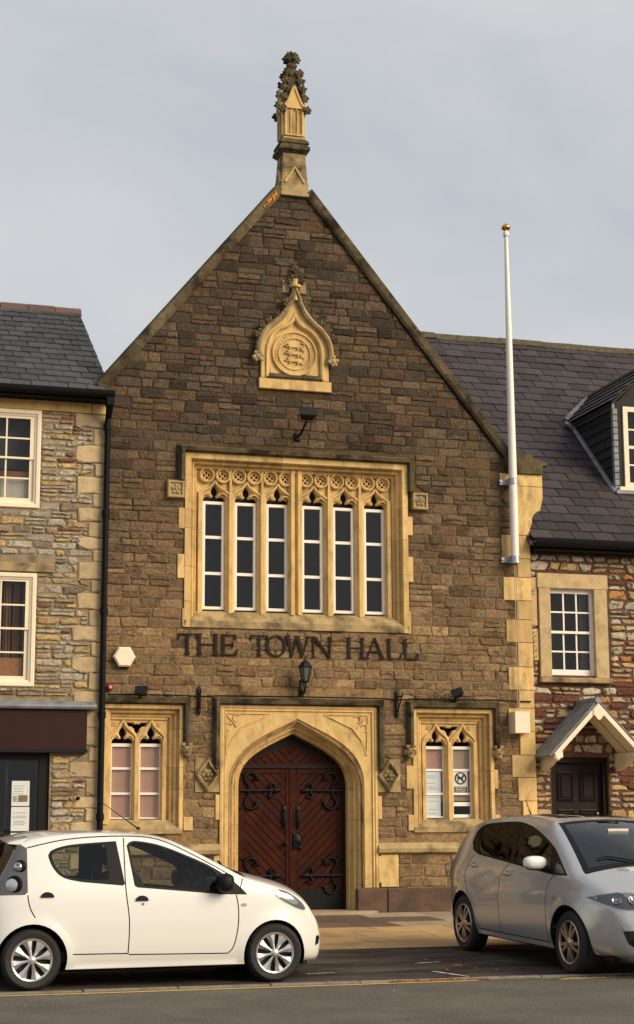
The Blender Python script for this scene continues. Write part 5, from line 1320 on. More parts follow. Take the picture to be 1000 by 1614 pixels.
for x, z, lab in ((4.36,3.38,'small black floodlight on the hood of the pink-blinded window'),(9.23,3.43,'small dark floodlight with loose cable above the window with notices')):
    f_ = thing('floodlight', lab, 'floodlight', (x,-.06,z-.06)); m_ = MB(); c = Vector((x,-.16,z))
    ax = Vector((.94,-.34,0)) if x < 6 else Vector((.86,-.25,.30)).normalized(); ay = Vector((.3,.8,-.45)).normalized(); ay = (ay-ax*ay.dot(ax)).normalized(); az = ax.cross(ay)
    obox(m_, c, ax, ay, az, .085, .06, .055, .7); obox(m_, c-ay*.062, ax, ay, az, .092, .010, .062); m_.build('lamp_body', 'black_metal', f_)
    m_ = MB(); m_.tube([(x,-.10,z-.03),(x,-.05,z-.075),(x,.01,z-.075)], .014, 6); m_.box(x-.04,x+.04,-.10,.01,z-.10,z-.075); m_.build('mount', 'black_metal', f_)
    if x > 6: MB().tube([(x-.08,-.13,z+.02),(x-.15,-.10,z+.04),(x-.22,-.07,z-.01),(x-.26,-.02,z-.07)], .008, 6).build('cable', 'rope', f_)
# ---- lantern over the door
LN = thing('wall_lantern', 'black six-sided lantern on scrolled bracket above the arched doorway', 'lantern', (6.80,0,3.38))
lx, ly = 6.80, -.24
m_ = MB(); m_.box(lx-.035,lx+.035,-.03,.01,3.36,3.62,bev=.006); m_.tube([(lx,-.02,3.46),(lx,-.10,3.40),(lx,-.20,3.42),(lx,-.24,3.50),(lx,-.24,3.56)], .016, 8); m_.tube([(lx,-.02,3.58),(lx,-.08,3.60),(lx,-.12,3.55),(lx,-.09,3.52)], .010, 6)
m_.build('bracket', 'black_metal', LN, smooth=50)
m_ = MB(); m_.lathe([(.0,0),(.05,0),(.06,.02),(.055,.03)], (lx,ly,3.555), n=6)
m_.lathe([(.105,0),(.112,.012),(.085,.05),(.05,.09),(.03,.10),(.02,.13),(.012,.15),(.016,.165),(.0,.20)], (lx,ly,3.775), n=6); m_.build('lantern_cap', 'black_metal', LN)
m_ = MB()
for k in range(6):
    a = 2*math.pi*k/6; u0 = Vector((lx+.055*math.cos(a),ly+.055*math.sin(a),3.58)); u1 = Vector((lx+.10*math.cos(a),ly+.10*math.sin(a),3.78)); m_.tube([u0,u1], .007, 5)
m_.build('lantern_frame', 'black_metal', LN)
m_ = MB(); m_.lathe([(.051,0),(.095,.195)], (lx,ly,3.582), n=6); m_.build('lantern_glass', 'lamp_glass', LN)
# ---- alarm box (hexagonal)
AB = thing('alarm_box', 'cream hexagonal alarm box on the stone beside the downpipe', 'alarm box', (4.11,-.03,3.75))
hx = [(4.11+.165*math.cos(math.pi*k/3), 3.89+.165*math.sin(math.pi*k/3)) for k in range(6)]
MB().prism(hx, -.115, -.015, bev=.022).build('cover', 'cream_paint', AB)
MB().prism([(4.11+.155*math.cos(math.pi*k/3), 3.865+.155*math.sin(math.pi*k/3)) for k in range(6)], -.06, .005).build('backplate', 'black_plastic', AB)
# ---- small round sounder
SD = thing('sounder', 'small round red and grey sounder next to the downpipe', 'sounder', (3.90,-.02,3.42))
MB().lathe([(0,-.07),(.035,-.07),(.05,-.05),(.055,0)], (3.915,-.02,3.45), (0,1,0), 14).build('body', 'red_lens', SD, smooth=40)
MB().lathe([(0,-.012),(.02,-.012),(.026,0),(.026,.01)], (3.915,-.088,3.45), (0,1,0), 12).build('grille', 'galvanised', SD, smooth=40)
# ---- cream junction cabinet with conduit
JB = thing('junction_box', 'cream metal cabinet on the corner quoins below the flagpole rope', 'cabinet', (10.2,-.03,2.85))
MB().box(10.13,10.38,-.26,-.02,2.845,3.175,bev=.006).build('cabinet', 'cream_paint', JB)
MB().box(10.15,10.36,-.02,.02,2.87,3.15).build('backplate', 'galvanised', JB)
# ---- iron bracket pair and cable
for x, lab in ((5.235,'black iron bracket between the pink-blinded window and the doorway'),(8.30,'black iron bracket between the doorway and the window with notices')):
    b_ = thing('iron_bracket', lab, 'bracket', (x,-.02,3.05), 'iron brackets either side of the doorway')
    m_ = MB(); m_.tube([(x,-.035,3.06),(x,-.035,3.12),(x,-.035,3.44),(x,-.035,3.50)], [.006,.030,.030,.006], 6); m_.build('back_bar', 'black_metal', b_)
    m_ = MB(); k = -.03 if x < 6 else .0; m_.tube([(x,-.03,3.38),(x+k*.5,-.15,3.38),(x+k,-.28,3.38)], .014, 6); m_.tube([(x,-.04,3.14),(x+k*.4,-.10,3.20),(x+k*.8,-.19,3.29),(x+k,-.25,3.37)], .011, 6); m_.tube([(x+k,-.28,3.38),(x+k,-.31,3.40),(x+k,-.30,3.43)], .010, 6); m_.build('arm', 'black_metal', b_)
single(MB().tube([(3.88,-.055,3.345),(4.4,-.135,3.345),(5.0,-.135,3.34),(5.24,-.06,3.335),(5.5,-.135,3.345),(6.8,-.135,3.35),(8.0,-.135,3.345),(8.3,-.06,3.335),(8.55,-.135,3.345),(9.9,-.135,3.35),(10.2,-.05,3.345),(10.5,-.04,3.345)], .011, 6).build('wall_cable', 'black_plastic', smooth=50), 'thin black cable running across the wall above the doorway', 'cable')
# ---- thin cable on the quarter by the left house: none drawn beyond the photo
# ---- flagpole
FP = thing('flagpole', 'white tapering flagpole with gilt ball strapped to the corner of the town hall', 'flagpole', (10.24,-.15,5.5))
fx, fy = 10.24, -.16
m_ = MB(); m_.tube([(fx,fy,5.56),(fx,fy,6.9),(fx-.005,fy,9.2),(fx-.01,fy,10.9)], [.067,.065,.050,.030], 16); m_.build('pole', 'white_paint', FP, smooth=40)
m_ = MB(); m_.lathe([(.045,0),(.05,.03),(.042,.07),(.03,.09)], (fx-.01,fy,10.86), n=12); m_.build('truck', 'white_paint', FP, smooth=40)
m_ = MB(); m_.lathe([(.02,0),(.035,.01),(.072,.045),(.078,.065),(.06,.095),(.02,.125),(.006,.135),(0,.15)], (fx-.01,fy,10.945), n=16); m_.build('gilt_ball', 'gold', FP, smooth=50)
for z in (6.80,5.555):
    m_ = MB(); m_.lathe([(.066,-.05),(.076,-.05),(.076,.05),(.066,.05)], (fx,fy,z), n=16); m_.box(fx-.18,fx+.12,-.055,-.02,z-.04,z+.04); m_.box(fx-.06,fx+.06,-.12,-.05,z-.05,z+.05)
    for u in (-.16,.105): m_.lathe([(0,-.015),(.014,-.013),(.014,0)], (fx+u,-.06,z), (0,1,0), 8)
    m_.build('clamp', 'galvanised', FP, smooth=40)
MB().lathe([(0,0),(.08,0),(.08,.03)], (fx,fy,5.49), n=16).build('pole_foot', 'galvanised', FP)
m_ = MB(); m_.tube([(fx+.005,-.12,5.5),(fx+.012,-.10,4.3),(fx+.02,-.08,3.18)], .007, 6); m_.tube([(fx+.03,-.12,5.5),(fx+.042,-.10,4.3),(fx+.045,-.08,3.18)], .007, 6); m_.build('halyard', 'rope', FP)
# ---- notices in the right-hand window
notice(8.825,9.075,1.955,2.27,.215,'pale blue printed notice, the upper one left of the no dogs sign','paper_blue',9,8)
notice(8.83,9.07,1.585,1.92,.215,'pale printed notice, the lower one beneath another notice','paper_blue',9,9)
ND = thing('no_dogs_sign', 'white sign with a crossed out dog above a dark caption strip', 'sign', (9.28,.21,1.96))
MB().box(9.285,9.515,.212,.216,1.955,2.275).build('sheet', 'paper', ND)
m_ = MB(); cx, cz = 9.40, 2.172
m_.tube([(cx+.085*math.cos(6.2832*i/28),.208,cz+.085*math.sin(6.2832*i/28)) for i in range(28)], .010, 5, closed=True); m_.tube([(cx-.06,.207,cz+.06),(cx+.06,.207,cz-.06)], .009, 5); m_.build('ring', 'print_dark', ND)
dog = [(-.05,.012),(-.035,.02),(.02,.018),(.03,.045),(.05,.05),(.066,.036),(.066,.026),(.046,.022),(.04,.0),(.045,-.055),(.03,-.055),(.022,-.015),(-.02,-.012),(-.03,-.03),(-.04,-.058),(-.054,-.058),(-.045,-.02),(-.05,-.0),(-.066,.03),(-.07,.026)]
MB().prism([(cx+x,cz+z) for x,z in dog], .2075, .211).build('dog', 'print_dark', ND)
MB().box(9.295,9.505,.2085,.2118,1.958,2.045).build('caption_strip', 'print_dark', ND)
m_ = MB(); q = random.Random(4)
for zz in (2.028,2.004,1.978):
    a = 9.315
    while a < 9.48: e = min(9.485,a+q.uniform(.015,.04)); m_.box(a,e,.206,.2084,zz-.006,zz+.005); a = e+.008
m_.build('caption', 'paper', ND, kind='stuff')
# small iron stub on the wall of the left house
single(MB().tube([(3.52,.01,1.86),(3.50,-.05,1.865),(3.47,-.07,1.86)], [.012,.02,.03], 8).build('pipe_stub', 'black_metal', smooth=50), 'small black pipe stub on the pale stones beside the downpipe', 'pipe')
# ================================================================== CARS
mat('car_white', (.70,.70,.675), .26, coat=1.0, spec=.5)
mat('car_silver', (.46,.475,.49), .29, metal=.5, coat=1.0)
mat('mirror_white', (.78,.77,.74), .3, coat=1.0)
mat('car_interior', (.030,.031,.033), .8)
mat('seat_fabric', (.045,.047,.050), .9, noise=.2, nscale=30)
mat('tyre', (.012,.012,.012), .75, noise=.2, nscale=20, bump=.002, bscale=40)
mat('wheel_silver', (.60,.60,.60), .32, metal=.75, noise=.05)
mat('wheel_bronze', (.50,.40,.32), .32, metal=.8, noise=.15, nscale=20)
mat('wheel_dark', (.006,.006,.006), .8)
mat('trim_black', (.008,.008,.009), .5, spec=.15)
mat('seam', (.02,.02,.02), .8)
mat('chrome', (.75,.75,.76), .12, metal=1.0)
mat('lens_clear', (.50,.50,.50), .12, metal=.85)
mat('lamp_housing', (.10,.105,.11), .3, metal=.4, coat=1)
mat('lamp_red', (.30,.015,.012), .2, coat=1)
mat('lamp_smoke', (.07,.068,.066), .25, coat=1)
mat('amber', (.55,.22,.02), .25, coat=1)
mat('under_black', (.006,.006,.006), .9)
glass('car_glass', (.66,.71,.68), 1.0, boost=1.0)
glass('car_glass_dark', (.10,.11,.11), 1.0, boost=1.0)
glass('screen_glass', (.70,.75,.73), 1.0, boost=1.5)
glass('lens_cover', (.85,.87,.88), 1.0, boost=1.5)

def crom(P, n=8, closed=False):
    out = []; k = len(P)
    for i in range(k-1):
        p0 = P[max(0,i-1)]; p1 = P[i]; p2 = P[i+1]; p3 = P[min(k-1,i+2)]
        for j in range(n):
            t = j/n
            out.append(tuple(.5*((2*b)+(c-a)*t+(2*a-5*b+4*c-d)*t*t+(3*b-a-3*c+d)*t**3) for a,b,c,d in zip(p0,p1,p2,p3)))
    out.append(tuple(P[-1])); return out
def resamp(P, step):
    out = [P[0]]; acc = 0
    for i in range(1, len(P)):
        a, b = Vector(P[i-1]), Vector(P[i]); d = (b-a).length
        while acc+d >= step:
            t = (step-acc)/d; a = a+(b-a)*t; out.append(tuple(a)); d = (b-a).length; acc = 0
        acc += d
    if (Vector(out[-1])-Vector(P[-1])).length > step*.3: out.append(tuple(P[-1]))
    else: out[-1] = tuple(P[-1])
    return out
def ctl(tab):
    def f(x):
        if x <= tab[0][0]: return tab[0][1]
        for i in range(len(tab)-1):
            if x <= tab[i+1][0]:
                x0,y0 = tab[i]; x1,y1 = tab[i+1]; t = (x-x0)/(x1-x0)
                m0 = (y1-tab[max(0,i-1)][1])/(x1-tab[max(0,i-1)][0])*(x1-x0); m1 = (tab[min(len(tab)-1,i+2)][1]-y0)/(tab[min(len(tab)-1,i+2)][0]-x0)*(x1-x0)
                return (2*t**3-3*t*t+1)*y0+(t**3-2*t*t+t)*m0+(-2*t**3+3*t*t)*y1+(t**3-t*t)*m1
        return tab[-1][1]
    return f
def inpoly(x, z, P):
    c = False; j = len(P)-1
    for i in range(len(P)):
        if (P[i][1] > z) != (P[j][1] > z) and x < (P[j][0]-P[i][0])*(z-P[i][1])/(P[j][1]-P[i][1])+P[i][0]: c = not c
        j = i
    return c
def segd(x, z, A, B):
    dx, dz = B[0]-A[0], B[1]-A[1]; l2 = dx*dx+dz*dz
    t = 0 if l2 == 0 else max(0, min(1, ((x-A[0])*dx+(z-A[1])*dz)/l2))
    return math.hypot(x-A[0]-t*dx, z-A[1]-t*dz)
def strip(P, w):
    """closed thin polygon along a polyline"""
    L_, R_ = [], []
    for i in range(len(P)):
        a = Vector(P[max(0,i-1)]); b = Vector(P[min(len(P)-1,i+1)]); d = (b-a).normalized(); n = Vector((-d.y,d.x))*w/2
        L_.append(tuple(Vector(P[i])+n)); R_.append(tuple(Vector(P[i])-n))
    return L_+R_[::-1]

class Car:
    def __init__(s, top, W, V, roll, arches, sill, crown, crease=None):
        s.top = resamp(crom(top, 10), .055); s.W = ctl(W); s.V = ctl(V); s.roll = roll; s.arch = arches; s.crease = crease
        s.crown = ctl(crown)
        f = top[-1]; r = top[0]; bot = []
        for (cx, cz, ra) in arches[::-1]:            # from the front to the rear
            a0 = -math.asin((cz-sill)/ra)
            bot += [(cx+ra*math.cos(a0+(math.pi-2*a0)*i/22), cz+ra*math.sin(a0+(math.pi-2*a0)*i/22)) for i in range(23)]
        s.outline = s.top+bot
    def dtop(s, x, z):
        T = s.top; return min(segd(x, z, T[i], T[i+1]) for i in range(len(T)-1) if abs(T[i][0]-x) < .35 and abs(T[i][1]-z) < .35) if any(abs(T[i][0]-x) < .3 and abs(T[i][1]-z) < .3 for i in range(len(T)-1)) else 1.0
    def y(s, x, z):
        v = s.W(x)-s.V(z); r = s.roll; d = s.dtop(x, z)
        if d < r: v -= (r-math.sqrt(max(0, r*r-(r-d)**2)))*.95
        for (cx, cz, ra) in s.arch:
            q = math.hypot(x-cx, z-cz)-ra
            if -.02 < q < .10: t = max(0, 1-max(0,q)/.10); v += .014*t*t*(3-2*t)
        if s.crease:
            t = max(-1, min(1, (z-s.crease(x))/.022)); v -= .015*(t*.5+.5)*min(1, max(0, (x-.2)/.6))
        return v
    def surf(s, x, z, side, off=0):
        return (x, side*(s.y(x, z)+off), z)
    def bn(s, i):
        T = s.top; a = Vector(T[max(0,i-1)]); b = Vector(T[min(len(T)-1,i+1)]); d = (b-a).normalized(); return Vector((-d.y, d.x))
    def belt(s, i, v, off=0):
        P = Vector(s.top[i]); n = s.bn(i); ye = s.ye[i]; c = s.crown(i/(len(s.top)-1))*(1-v*v)+off
        return (P.x+n.x*c, v*ye, P.y+n.y*c)
    def prep(s): s.ye = [s.y(x, z) for x, z in s.top]
    def frontx(s, y, z):
        """x of the nose surface at lateral y, height z"""
        best = None; T = s.top; n = len(T)
        for i in range(n//2, n-1):
            if (T[i][1]-z)*(T[i+1][1]-z) <= 0 and T[i][0] > 2.5:
                t = (z-T[i][1])/(T[i+1][1]-T[i][1]+1e-9); xe = lerp(T[i][0],T[i+1][0],t); ye = lerp(s.ye[i],s.ye[i+1],t); best = (xe, ye, i)
        if best is None: return None
        xe, ye, i = best
        if abs(y) <= ye: return xe+s.crown(i/(n-1))*(1-(y/ye)**2)
        lo, hi = xe-.9, xe
        for _ in range(30):
            m = (lo+hi)/2
            if s.y(m, z) > abs(y): lo = m
            else: hi = m
        return (lo+hi)/2
def cdt_fill(loops, pts, inside):
    vs, es = [], []
    for lp, closed in loops:
        b = len(vs); vs += [Vector(p) for p in lp]; k = len(lp)
        es += [(b+i, b+(i+1)%k) for i in range(k if closed else k-1)]
    vs += [Vector(p) for p in pts]
    r = delaunay_2d_cdt(vs, es, [], 0, 1e-5)
    V = [(v.x, v.y) for v in r[0]]; F = []
    for f in r[2]:
        cx = sum(V[i][0] for i in f)/3; cz = sum(V[i][1] for i in f)/3
        if inside(cx, cz): F.append((tuple(f), cx, cz))
    return V, F
def patch(loop, fmap, step=.03, thick=0):
    """fill a polygon drawn on a surface and lift it there"""
    x0 = min(p[0] for p in loop); x1 = max(p[0] for p in loop); z0 = min(p[1] for p in loop); z1 = max(p[1] for p in loop)
    pts = []; x = x0+step/2
    while x < x1:
        z = z0+step/2
        while z < z1:
            if inpoly(x, z, loop) and min(segd(x,z,loop[i],loop[(i+1)%len(loop)]) for i in range(len(loop))) > step*.4: pts.append((x,z))
            z += step
        x += step
    V, F = cdt_fill([(loop, True)], pts, lambda a, b: inpoly(a, b, loop))
    mb = MB(); k = len(V); mb.add([fmap(a, b, 0) for a, b in V], [f[0] for f in F])
    return mb
def build_car(c, root, paint, side_regions, seams, belt_mat, step=.05):
    """side_regions: [(part name, material, polygon, inward offset, parent key)] in order of priority"""
    c.prep(); objs = {}
    ring = []
    for off in (.012,.03,.055,.09):
        for i in range(1, len(c.top)-1):
            n = c.bn(i); p = (c.top[i][0]-n.x*off, c.top[i][1]-n.y*off)
            ring.append(p)
    loops = [(c.outline, True)]
    polys = [resamp(r[2]+[r[2][0]], .04)[:-1] for r in side_regions]
    sms = [strip(resamp(p, .03), .011) for p in seams]
    for p in polys+sms: loops.append((p, True))
    pts = [p for p in ring if inpoly(p[0], p[1], c.outline)]
    x0 = min(p[0] for p in c.outline); x1 = max(p[0] for p in c.outline); x = x0
    while x < x1:
        z = .15
        while z < 1.6:
            if inpoly(x, z, c.outline) and c.dtop(x, z) > .10: pts.append((x+step*.13*math.sin(z*40),z))
            z += step
        x += step
    V, F = cdt_fill(loops, pts, lambda a, b: inpoly(a, b, c.outline))
    groups = {}
    for f, cx, cz in F:
        key = None
        for k, sp in enumerate(sms):
            if inpoly(cx, cz, sp): key = 'seam'; break
        for k, r in enumerate(side_regions):
            if r[0].startswith('!') and inpoly(cx, cz, polys[k]): key = k; break
        if key is None:
            for k, r in enumerate(side_regions):
                if inpoly(cx, cz, polys[k]): key = k; break
        groups.setdefault('body' if key is None else key, []).append(f)
    Y = {}
    def yv(i):
        if i not in Y: Y[i] = c.y(*V[i])
        return Y[i]
    def mesh_of(fs, side, off=0):
        idx = {}; mb = MB(); vs = []; out = []
        for f in fs:
            for i in f:
                if i not in idx: idx[i] = len(vs); vs.append((V[i][0], side*(yv(i)-off), V[i][1]))
            t = tuple(idx[i] for i in f)
            a, b, d = (V[i] for i in f); ar = (b[0]-a[0])*(d[1]-a[1])-(b[1]-a[1])*(d[0]-a[0])
            # outward: right side (-1) faces -y
            out.append(t if (ar > 0) == (side < 0) else t[::-1])
        mb.add(vs, out); return mb
    def shell(o, thick=.02):
        pass
    def rawbuild(mb, name, m, parent, th=None):
        if th:
            cen = len(mb.v); sg = 1 if sum(v[1] for v in mb.v) > 0 else -1
            mb.add([(x, y-sg*th, z) for x, y, z in mb.v[:cen]], [f[::-1] for f in list(mb.f)], mi=1); m = [m, 'car_interior']
        me = mb.mesh(name, m, smooth=True, recalc=False); return put(name, me, parent)
    # body: belt plus whatever of the sides is left
    nv = 20; n = len(c.top); vs = {}
    bm_groups = {}
    for i in range(n-1):
        for j in range(nv):
            vm = -1+(j+.5)*2/nv; m = belt_mat(i/(n-1), vm, c.top[i]); bm_groups.setdefault(m, []).append((i,j))
    body = None
    order = sorted(bm_groups, key=lambda k: k[0] != 'body')
    for key in order:
        name, m, off = key
        mb = MB(); idx = {}; vs = []; fs = []
        for i, j in bm_groups[key]:
            q = []
            for a, b in ((i,j),(i+1,j),(i+1,j+1),(i,j+1)):
                if (a,b) not in idx: idx[(a,b)] = len(vs); vs.append(c.belt(a, -1+b*2/nv, off))
                q.append(idx[(a,b)])
            fs.append(tuple(q))
        mb.add(vs, fs)
        if key[0] == 'body':
            for side in (-1,1): t = mesh_of(groups.get('body', []), side); mb.add(t.v, t.f)
            me = mb.mesh('body', [paint, 'car_interior'], smooth=True, recalc=False)
            b2 = bmesh.new(); b2.from_mesh(me); bmesh.ops.remove_doubles(b2, verts=b2.verts, dist=.0008); bmesh.ops.recalc_face_normals(b2, faces=b2.faces); b2.normal_update()
            lining = bmesh.ops.duplicate(b2, geom=b2.verts[:]+b2.edges[:]+b2.faces[:]); dup = [g for g in lining['geom'] if isinstance(g, bmesh.types.BMFace)]
            mid = Vector((1.3,0,.75))
            for vv in [g for g in lining['geom'] if isinstance(g, bmesh.types.BMVert)]:
                d_ = Vector((vv.co.x*.15+1.1, 0, .62))-vv.co; d_.x *= .4; vv.co += d_.normalized()*.022
            for ff in dup: ff.material_index = 1
            bmesh.ops.reverse_faces(b2, faces=dup); b2.to_mesh(me); b2.free()
            body = put('body', me, root); shell(body); objs['body'] = body
        else:
            o = rawbuild(mb, name, m, root); 
    for side in (-1,1):
        if 'seam' in groups: rawbuild(mesh_of(groups['seam'], side, .010), 'door_seam', 'seam', body)
        for k, r in enumerate(side_regions):
            if k not in groups: continue
            nm = r[0].lstrip('!'); par = objs.get((r[4], side), root) if r[4] else root
            o = rawbuild(mesh_of(groups[k], side, r[3]), nm, r[1], par, .02 if r[1] == paint else None)
            objs[(nm, side)] = o
    return objs
def wheel(root, x, side, hw, r, rim, kind, lab=None):
    """tyre and rim; hw = lateral position of the outer face"""
    y = side*hw; ax = (0, side, 0)
    m_ = MB(); w_ = .165 if kind == 'cover' else .20
    m_.lathe([(rim-.012,-.03),(rim,-.006),(rim+.008,.0),(r-.035,.004),(r-.012,-.014),(r,-.04),(r,-w_+.04),(r-.012,-w_+.012),(rim,-w_)], (x,y,r), ax, 44)
    wh = m_.build('wheel', 'tyre', root, smooth=35)
    d = MB(); d.lathe([(0,-.045),(rim,-.045)], (x,y,r), ax, 32); d.lathe([(rim,-.045),(rim,-w_)], (x,y,r), ax, 32); d.build('wheel_hollow', 'wheel_dark', wh)
    q = MB()
    def P(rad, a, h): return (x+rad*math.cos(a), y+side*h, r+rad*math.sin(a))
    m = 'wheel_silver' if kind == 'cover' else 'wheel_bronze'
    q.lathe([(rim-.022,-.02),(rim-.018,-.003),(rim-.004,.004),(rim+.002,-.004),(rim-.004,-.03)], (x,y,r), ax, 44)
    if kind == 'cover':
        for k in range(8):
            a = 2*math.pi*k/8+.2
            prof = [(.035,.30),(.075,.26),(.105,.24),(rim-.045,.30),(rim-.018,.335)]
            L0 = [P(rd, a-w*.62, -.008 if i else .004) for i, (rd, w) in enumerate(prof)]; R0 = [P(rd, a+w, -.016 if i else .004) for i, (rd, w) in enumerate(prof)]; C0 = [P(rd, a+w*.2, .006) for rd, w in prof]
            nn = len(prof); vs = L0+C0+R0; fs = []
            for i in range(nn-1): fs += [(i,i+1,nn+i+1,nn+i),(nn+i,nn+i+1,2*nn+i+1,2*nn+i)]
            q.add(vs, fs)
        q.lathe([(0,.018),(.022,.017),(.035,.010),(.045,-.004)], (x,y,r), ax, 20)
    else:
        for k in range(10):
            a = 2*math.pi*k/10+(.11 if k%2 else -.11)+.1
            e = Vector((-math.sin(a),0,math.cos(a)))*.014
            p0, p1, p2 = Vector(P(.03,a,.0)), Vector(P(rim*.6,a,.006)), Vector(P(rim-.01,a,-.004))
            back = Vector((0,-side*.03,0)); vs = []
            for p, s_ in ((p0,1.2),(p1,1.0),(p2,.85)): vs += [p-e*s_, p+e*s_, p+e*s_+back, p-e*s_+back]
            fs = []
            for i in range(2):
                for j in range(4): fs.append((i*4+j,i*4+(j+1)%4,(i+1)*4+(j+1)%4,(i+1)*4+j))
            q.add(vs, fs)
        q.lathe([(0,.016),(.028,.014),(.05,.002),(.06,-.02)], (x,y,r), ax, 20)
    q.build('rim', m, wh, smooth=30)
    return wh
def seat(root, x, y, h=.0, w=.23):
    m_ = MB()
    def ov(c, s_): m_.ball(c, 1, s_, 14, 10)
    ov((x,y,.50+h), (.27,w,.11)); 
    a = bez((x-.20,.52+h),(x-.26,.75+h),(x-.32,.92+h),(x-.36,1.04+h),6)
    m_.tube([(p,y,q) for p,q in a], [.13,.15,.16,.16,.15,.13,.09], 12)
    s = m_.build('seat', 'seat_fabric', root, smooth=60)
    hm = MB(); hm.ball((x-.40,y,1.19+h), .11, (.55,1.15,.85), 12, 8); hm.tube([(x-.37,y-.05,1.05+h),(x-.39,y-.05,1.15+h)], .008, 6); hm.tube([(x-.37,y+.05,1.05+h),(x-.39,y+.05,1.15+h)], .008, 6)
    hm.build('headrest', 'seat_fabric', s, smooth=60); return s
def arch_liner(c, root, hw):
    for cx, cz, ra in c.arch:
        for side in (-1,1):
            m_ = MB(); n = 20; vs = []
            for y in (hw-.02, hw-.30):
                vs += [(cx+(ra-.004)*math.cos(-.35+(math.pi+.7)*i/n), side*y, cz+(ra-.004)*math.sin(-.35+(math.pi+.7)*i/n)) for i in range(n+1)]
            fs = [(i,i+1,n+2+i,n+1+i) for i in range(n)]; fs.append(tuple(range(n+1,2*n+2)))
            m_.add(vs, fs); m_.build('wheel_arch_liner', 'under_black', root)
def interior(root, x0, x1, hw, dashx, dashz, wheel_r=.18, seats=(), sx=0):
    m_ = MB(); m_.box(x0,x1,-hw,hw,.24,.34); m_.build('floor', 'car_interior', root)
    m_ = MB(); pr = [(dashx-.26,dashz-.26),(dashx-.30,dashz-.10),(dashx-.22,dashz-.02),(dashx,dashz),(dashx+.30,dashz-.03),(dashx+.30,dashz-.4)]
    n = len(pr); m_.add([(a,-hw,b) for a,b in pr]+[(a,hw,b) for a,b in pr], [(i,(i+1)%n,n+(i+1)%n,n+i) for i in range(n)]+[tuple(range(n)),tuple(range(n,2*n))[::-1]])
    m_.ball((dashx-.20,-.34,dashz-.0), .11, (.9,1.6,.55), 12, 8); m_.build('dashboard', 'car_interior', root, smooth=40)
    q = MB(); cx, cy, cz = dashx-.40, -.34, dashz-.10; u = Vector((.42,0,.90)).normalized(); v = Vector((0,1,0))
    q.tube([Vector((cx,cy,cz))+wheel_r*(math.cos(2*math.pi*i/24)*u+math.sin(2*math.pi*i/24)*v) for i in range(24)], .016, 8, closed=True)
    for a in (0,2.2,4.1): q.tube([(cx,cy,cz), Vector((cx,cy,cz))+wheel_r*(math.cos(a+3.14)*u+math.sin(a+3.14)*v)], .018, 6)
    q.tube([(cx,cy,cz),(cx+.25,cy,cz-.12)], .03, 8); q.ball((cx,cy,cz), .05, n=8, m=6); q.build('steering_wheel', 'trim_black', root, smooth=60)
def disc_front(c, root, y, z, r, m, name, off=.012, par=None):
    x = c.frontx(y, z)
    nrm = Vector((1, (c.frontx(y-.02,z)-c.frontx(y+.02,z))/.04, (c.frontx(y,z-.02)-c.frontx(y,z+.02))/.04)).normalized()
    m_ = MB(); m_.lathe([(0,off*.2),(r*.55,off*.55),(r*.92,off*1.2),(r,off*1.6),(r*1.07,off*.4),(r*1.07,-.01)], Vector((x,y,z)), nrm, 20)
    return m_.build(name, m, par or root, smooth=50)

# ---------------------------------------------------------------- white hatchback
WC = thing('parked_car', 'small white hatchback parked along the kerb with black door handles', 'car', (1.904-math.sin(R(3.0))*.765*1, -8.309+.765*math.cos(R(3.0)), 0.0), rot=(0,0,R(3.0)), local=True)
top = [(-.315,.22),(-.385,.27),(-.425,.40),(-.43,.55),(-.415,.68),(-.385,.82),(-.335,.93),(-.27,1.05),(-.19,1.20),(-.13,1.315),(-.05,1.352),(.18,1.396),(.51,1.420),(.84,1.420),(1.10,1.400),(1.30,1.360),(1.48,1.285),(1.74,1.155),(1.92,1.060),(2.05,.995),(2.22,.945),(2.42,.885),(2.57,.825),(2.68,.75),(2.76,.66),(2.83,.56),(2.87,.46),(2.885,.36),(2.875,.25),(2.83,.19),(2.655,.18)]
cw = Car(top, [(-.45,.60),(-.3,.735),(0,.792),(.5,.805),(1.2,.81),(2.0,.805),(2.4,.785),(2.65,.72),(2.80,.65),(2.89,.57)],
         [(.15,.06),(.22,.035),(.30,.012),(.42,.0),(.62,.0),(.8,.012),(.9,.032),(1.0,.066),(1.2,.138),(1.36,.20),(1.45,.23)], .065,
         [(0.0,.275,.325),(2.335,.275,.315)], .185, [(0,.06),(.2,.06),(.3,.05),(.36,.025),(.42,.022),(.55,.03),(.66,.06),(.75,.075),(.85,.10),(1,.12)])
qw = crom([(.15,1.22),(.19,1.265),(.37,1.312),(.80,1.342)],4)+[(.865,.93)]+crom([(.45,.97),(.28,1.012),(.19,1.10),(.15,1.20)],4)
qg = crom([(.185,1.215),(.22,1.25),(.38,1.29),(.66,1.312)],4)+[(.695,1.30),(.715,1.00),(.70,.985)]+crom([(.46,.995),(.30,1.03),(.22,1.11),(.185,1.19)],4)
fw = crom([(.90,1.30),(.93,1.332),(1.0,1.342),(1.21,1.305),(1.47,1.208),(1.74,1.085),(1.94,.945),(2.06,.83)],4)+[(1.79,.838),(1.18,.895),(.955,.915)]
fg = crom([(.925,1.29),(.945,1.315),(1.0,1.323),(1.21,1.287),(1.46,1.19),(1.70,1.080),(1.76,1.03)],4)+[(1.775,.862),(1.18,.915),(.975,.935)]
fd = [(.875,1.36),(1.0,1.375),(1.25,1.34),(1.50,1.225),(1.76,1.10),(1.95,.96),(1.945,.83),(1.965,.68),(1.955,.51),(1.915,.35),(1.86,.285),(.90,.30),(.905,.61),(.872,.92)]
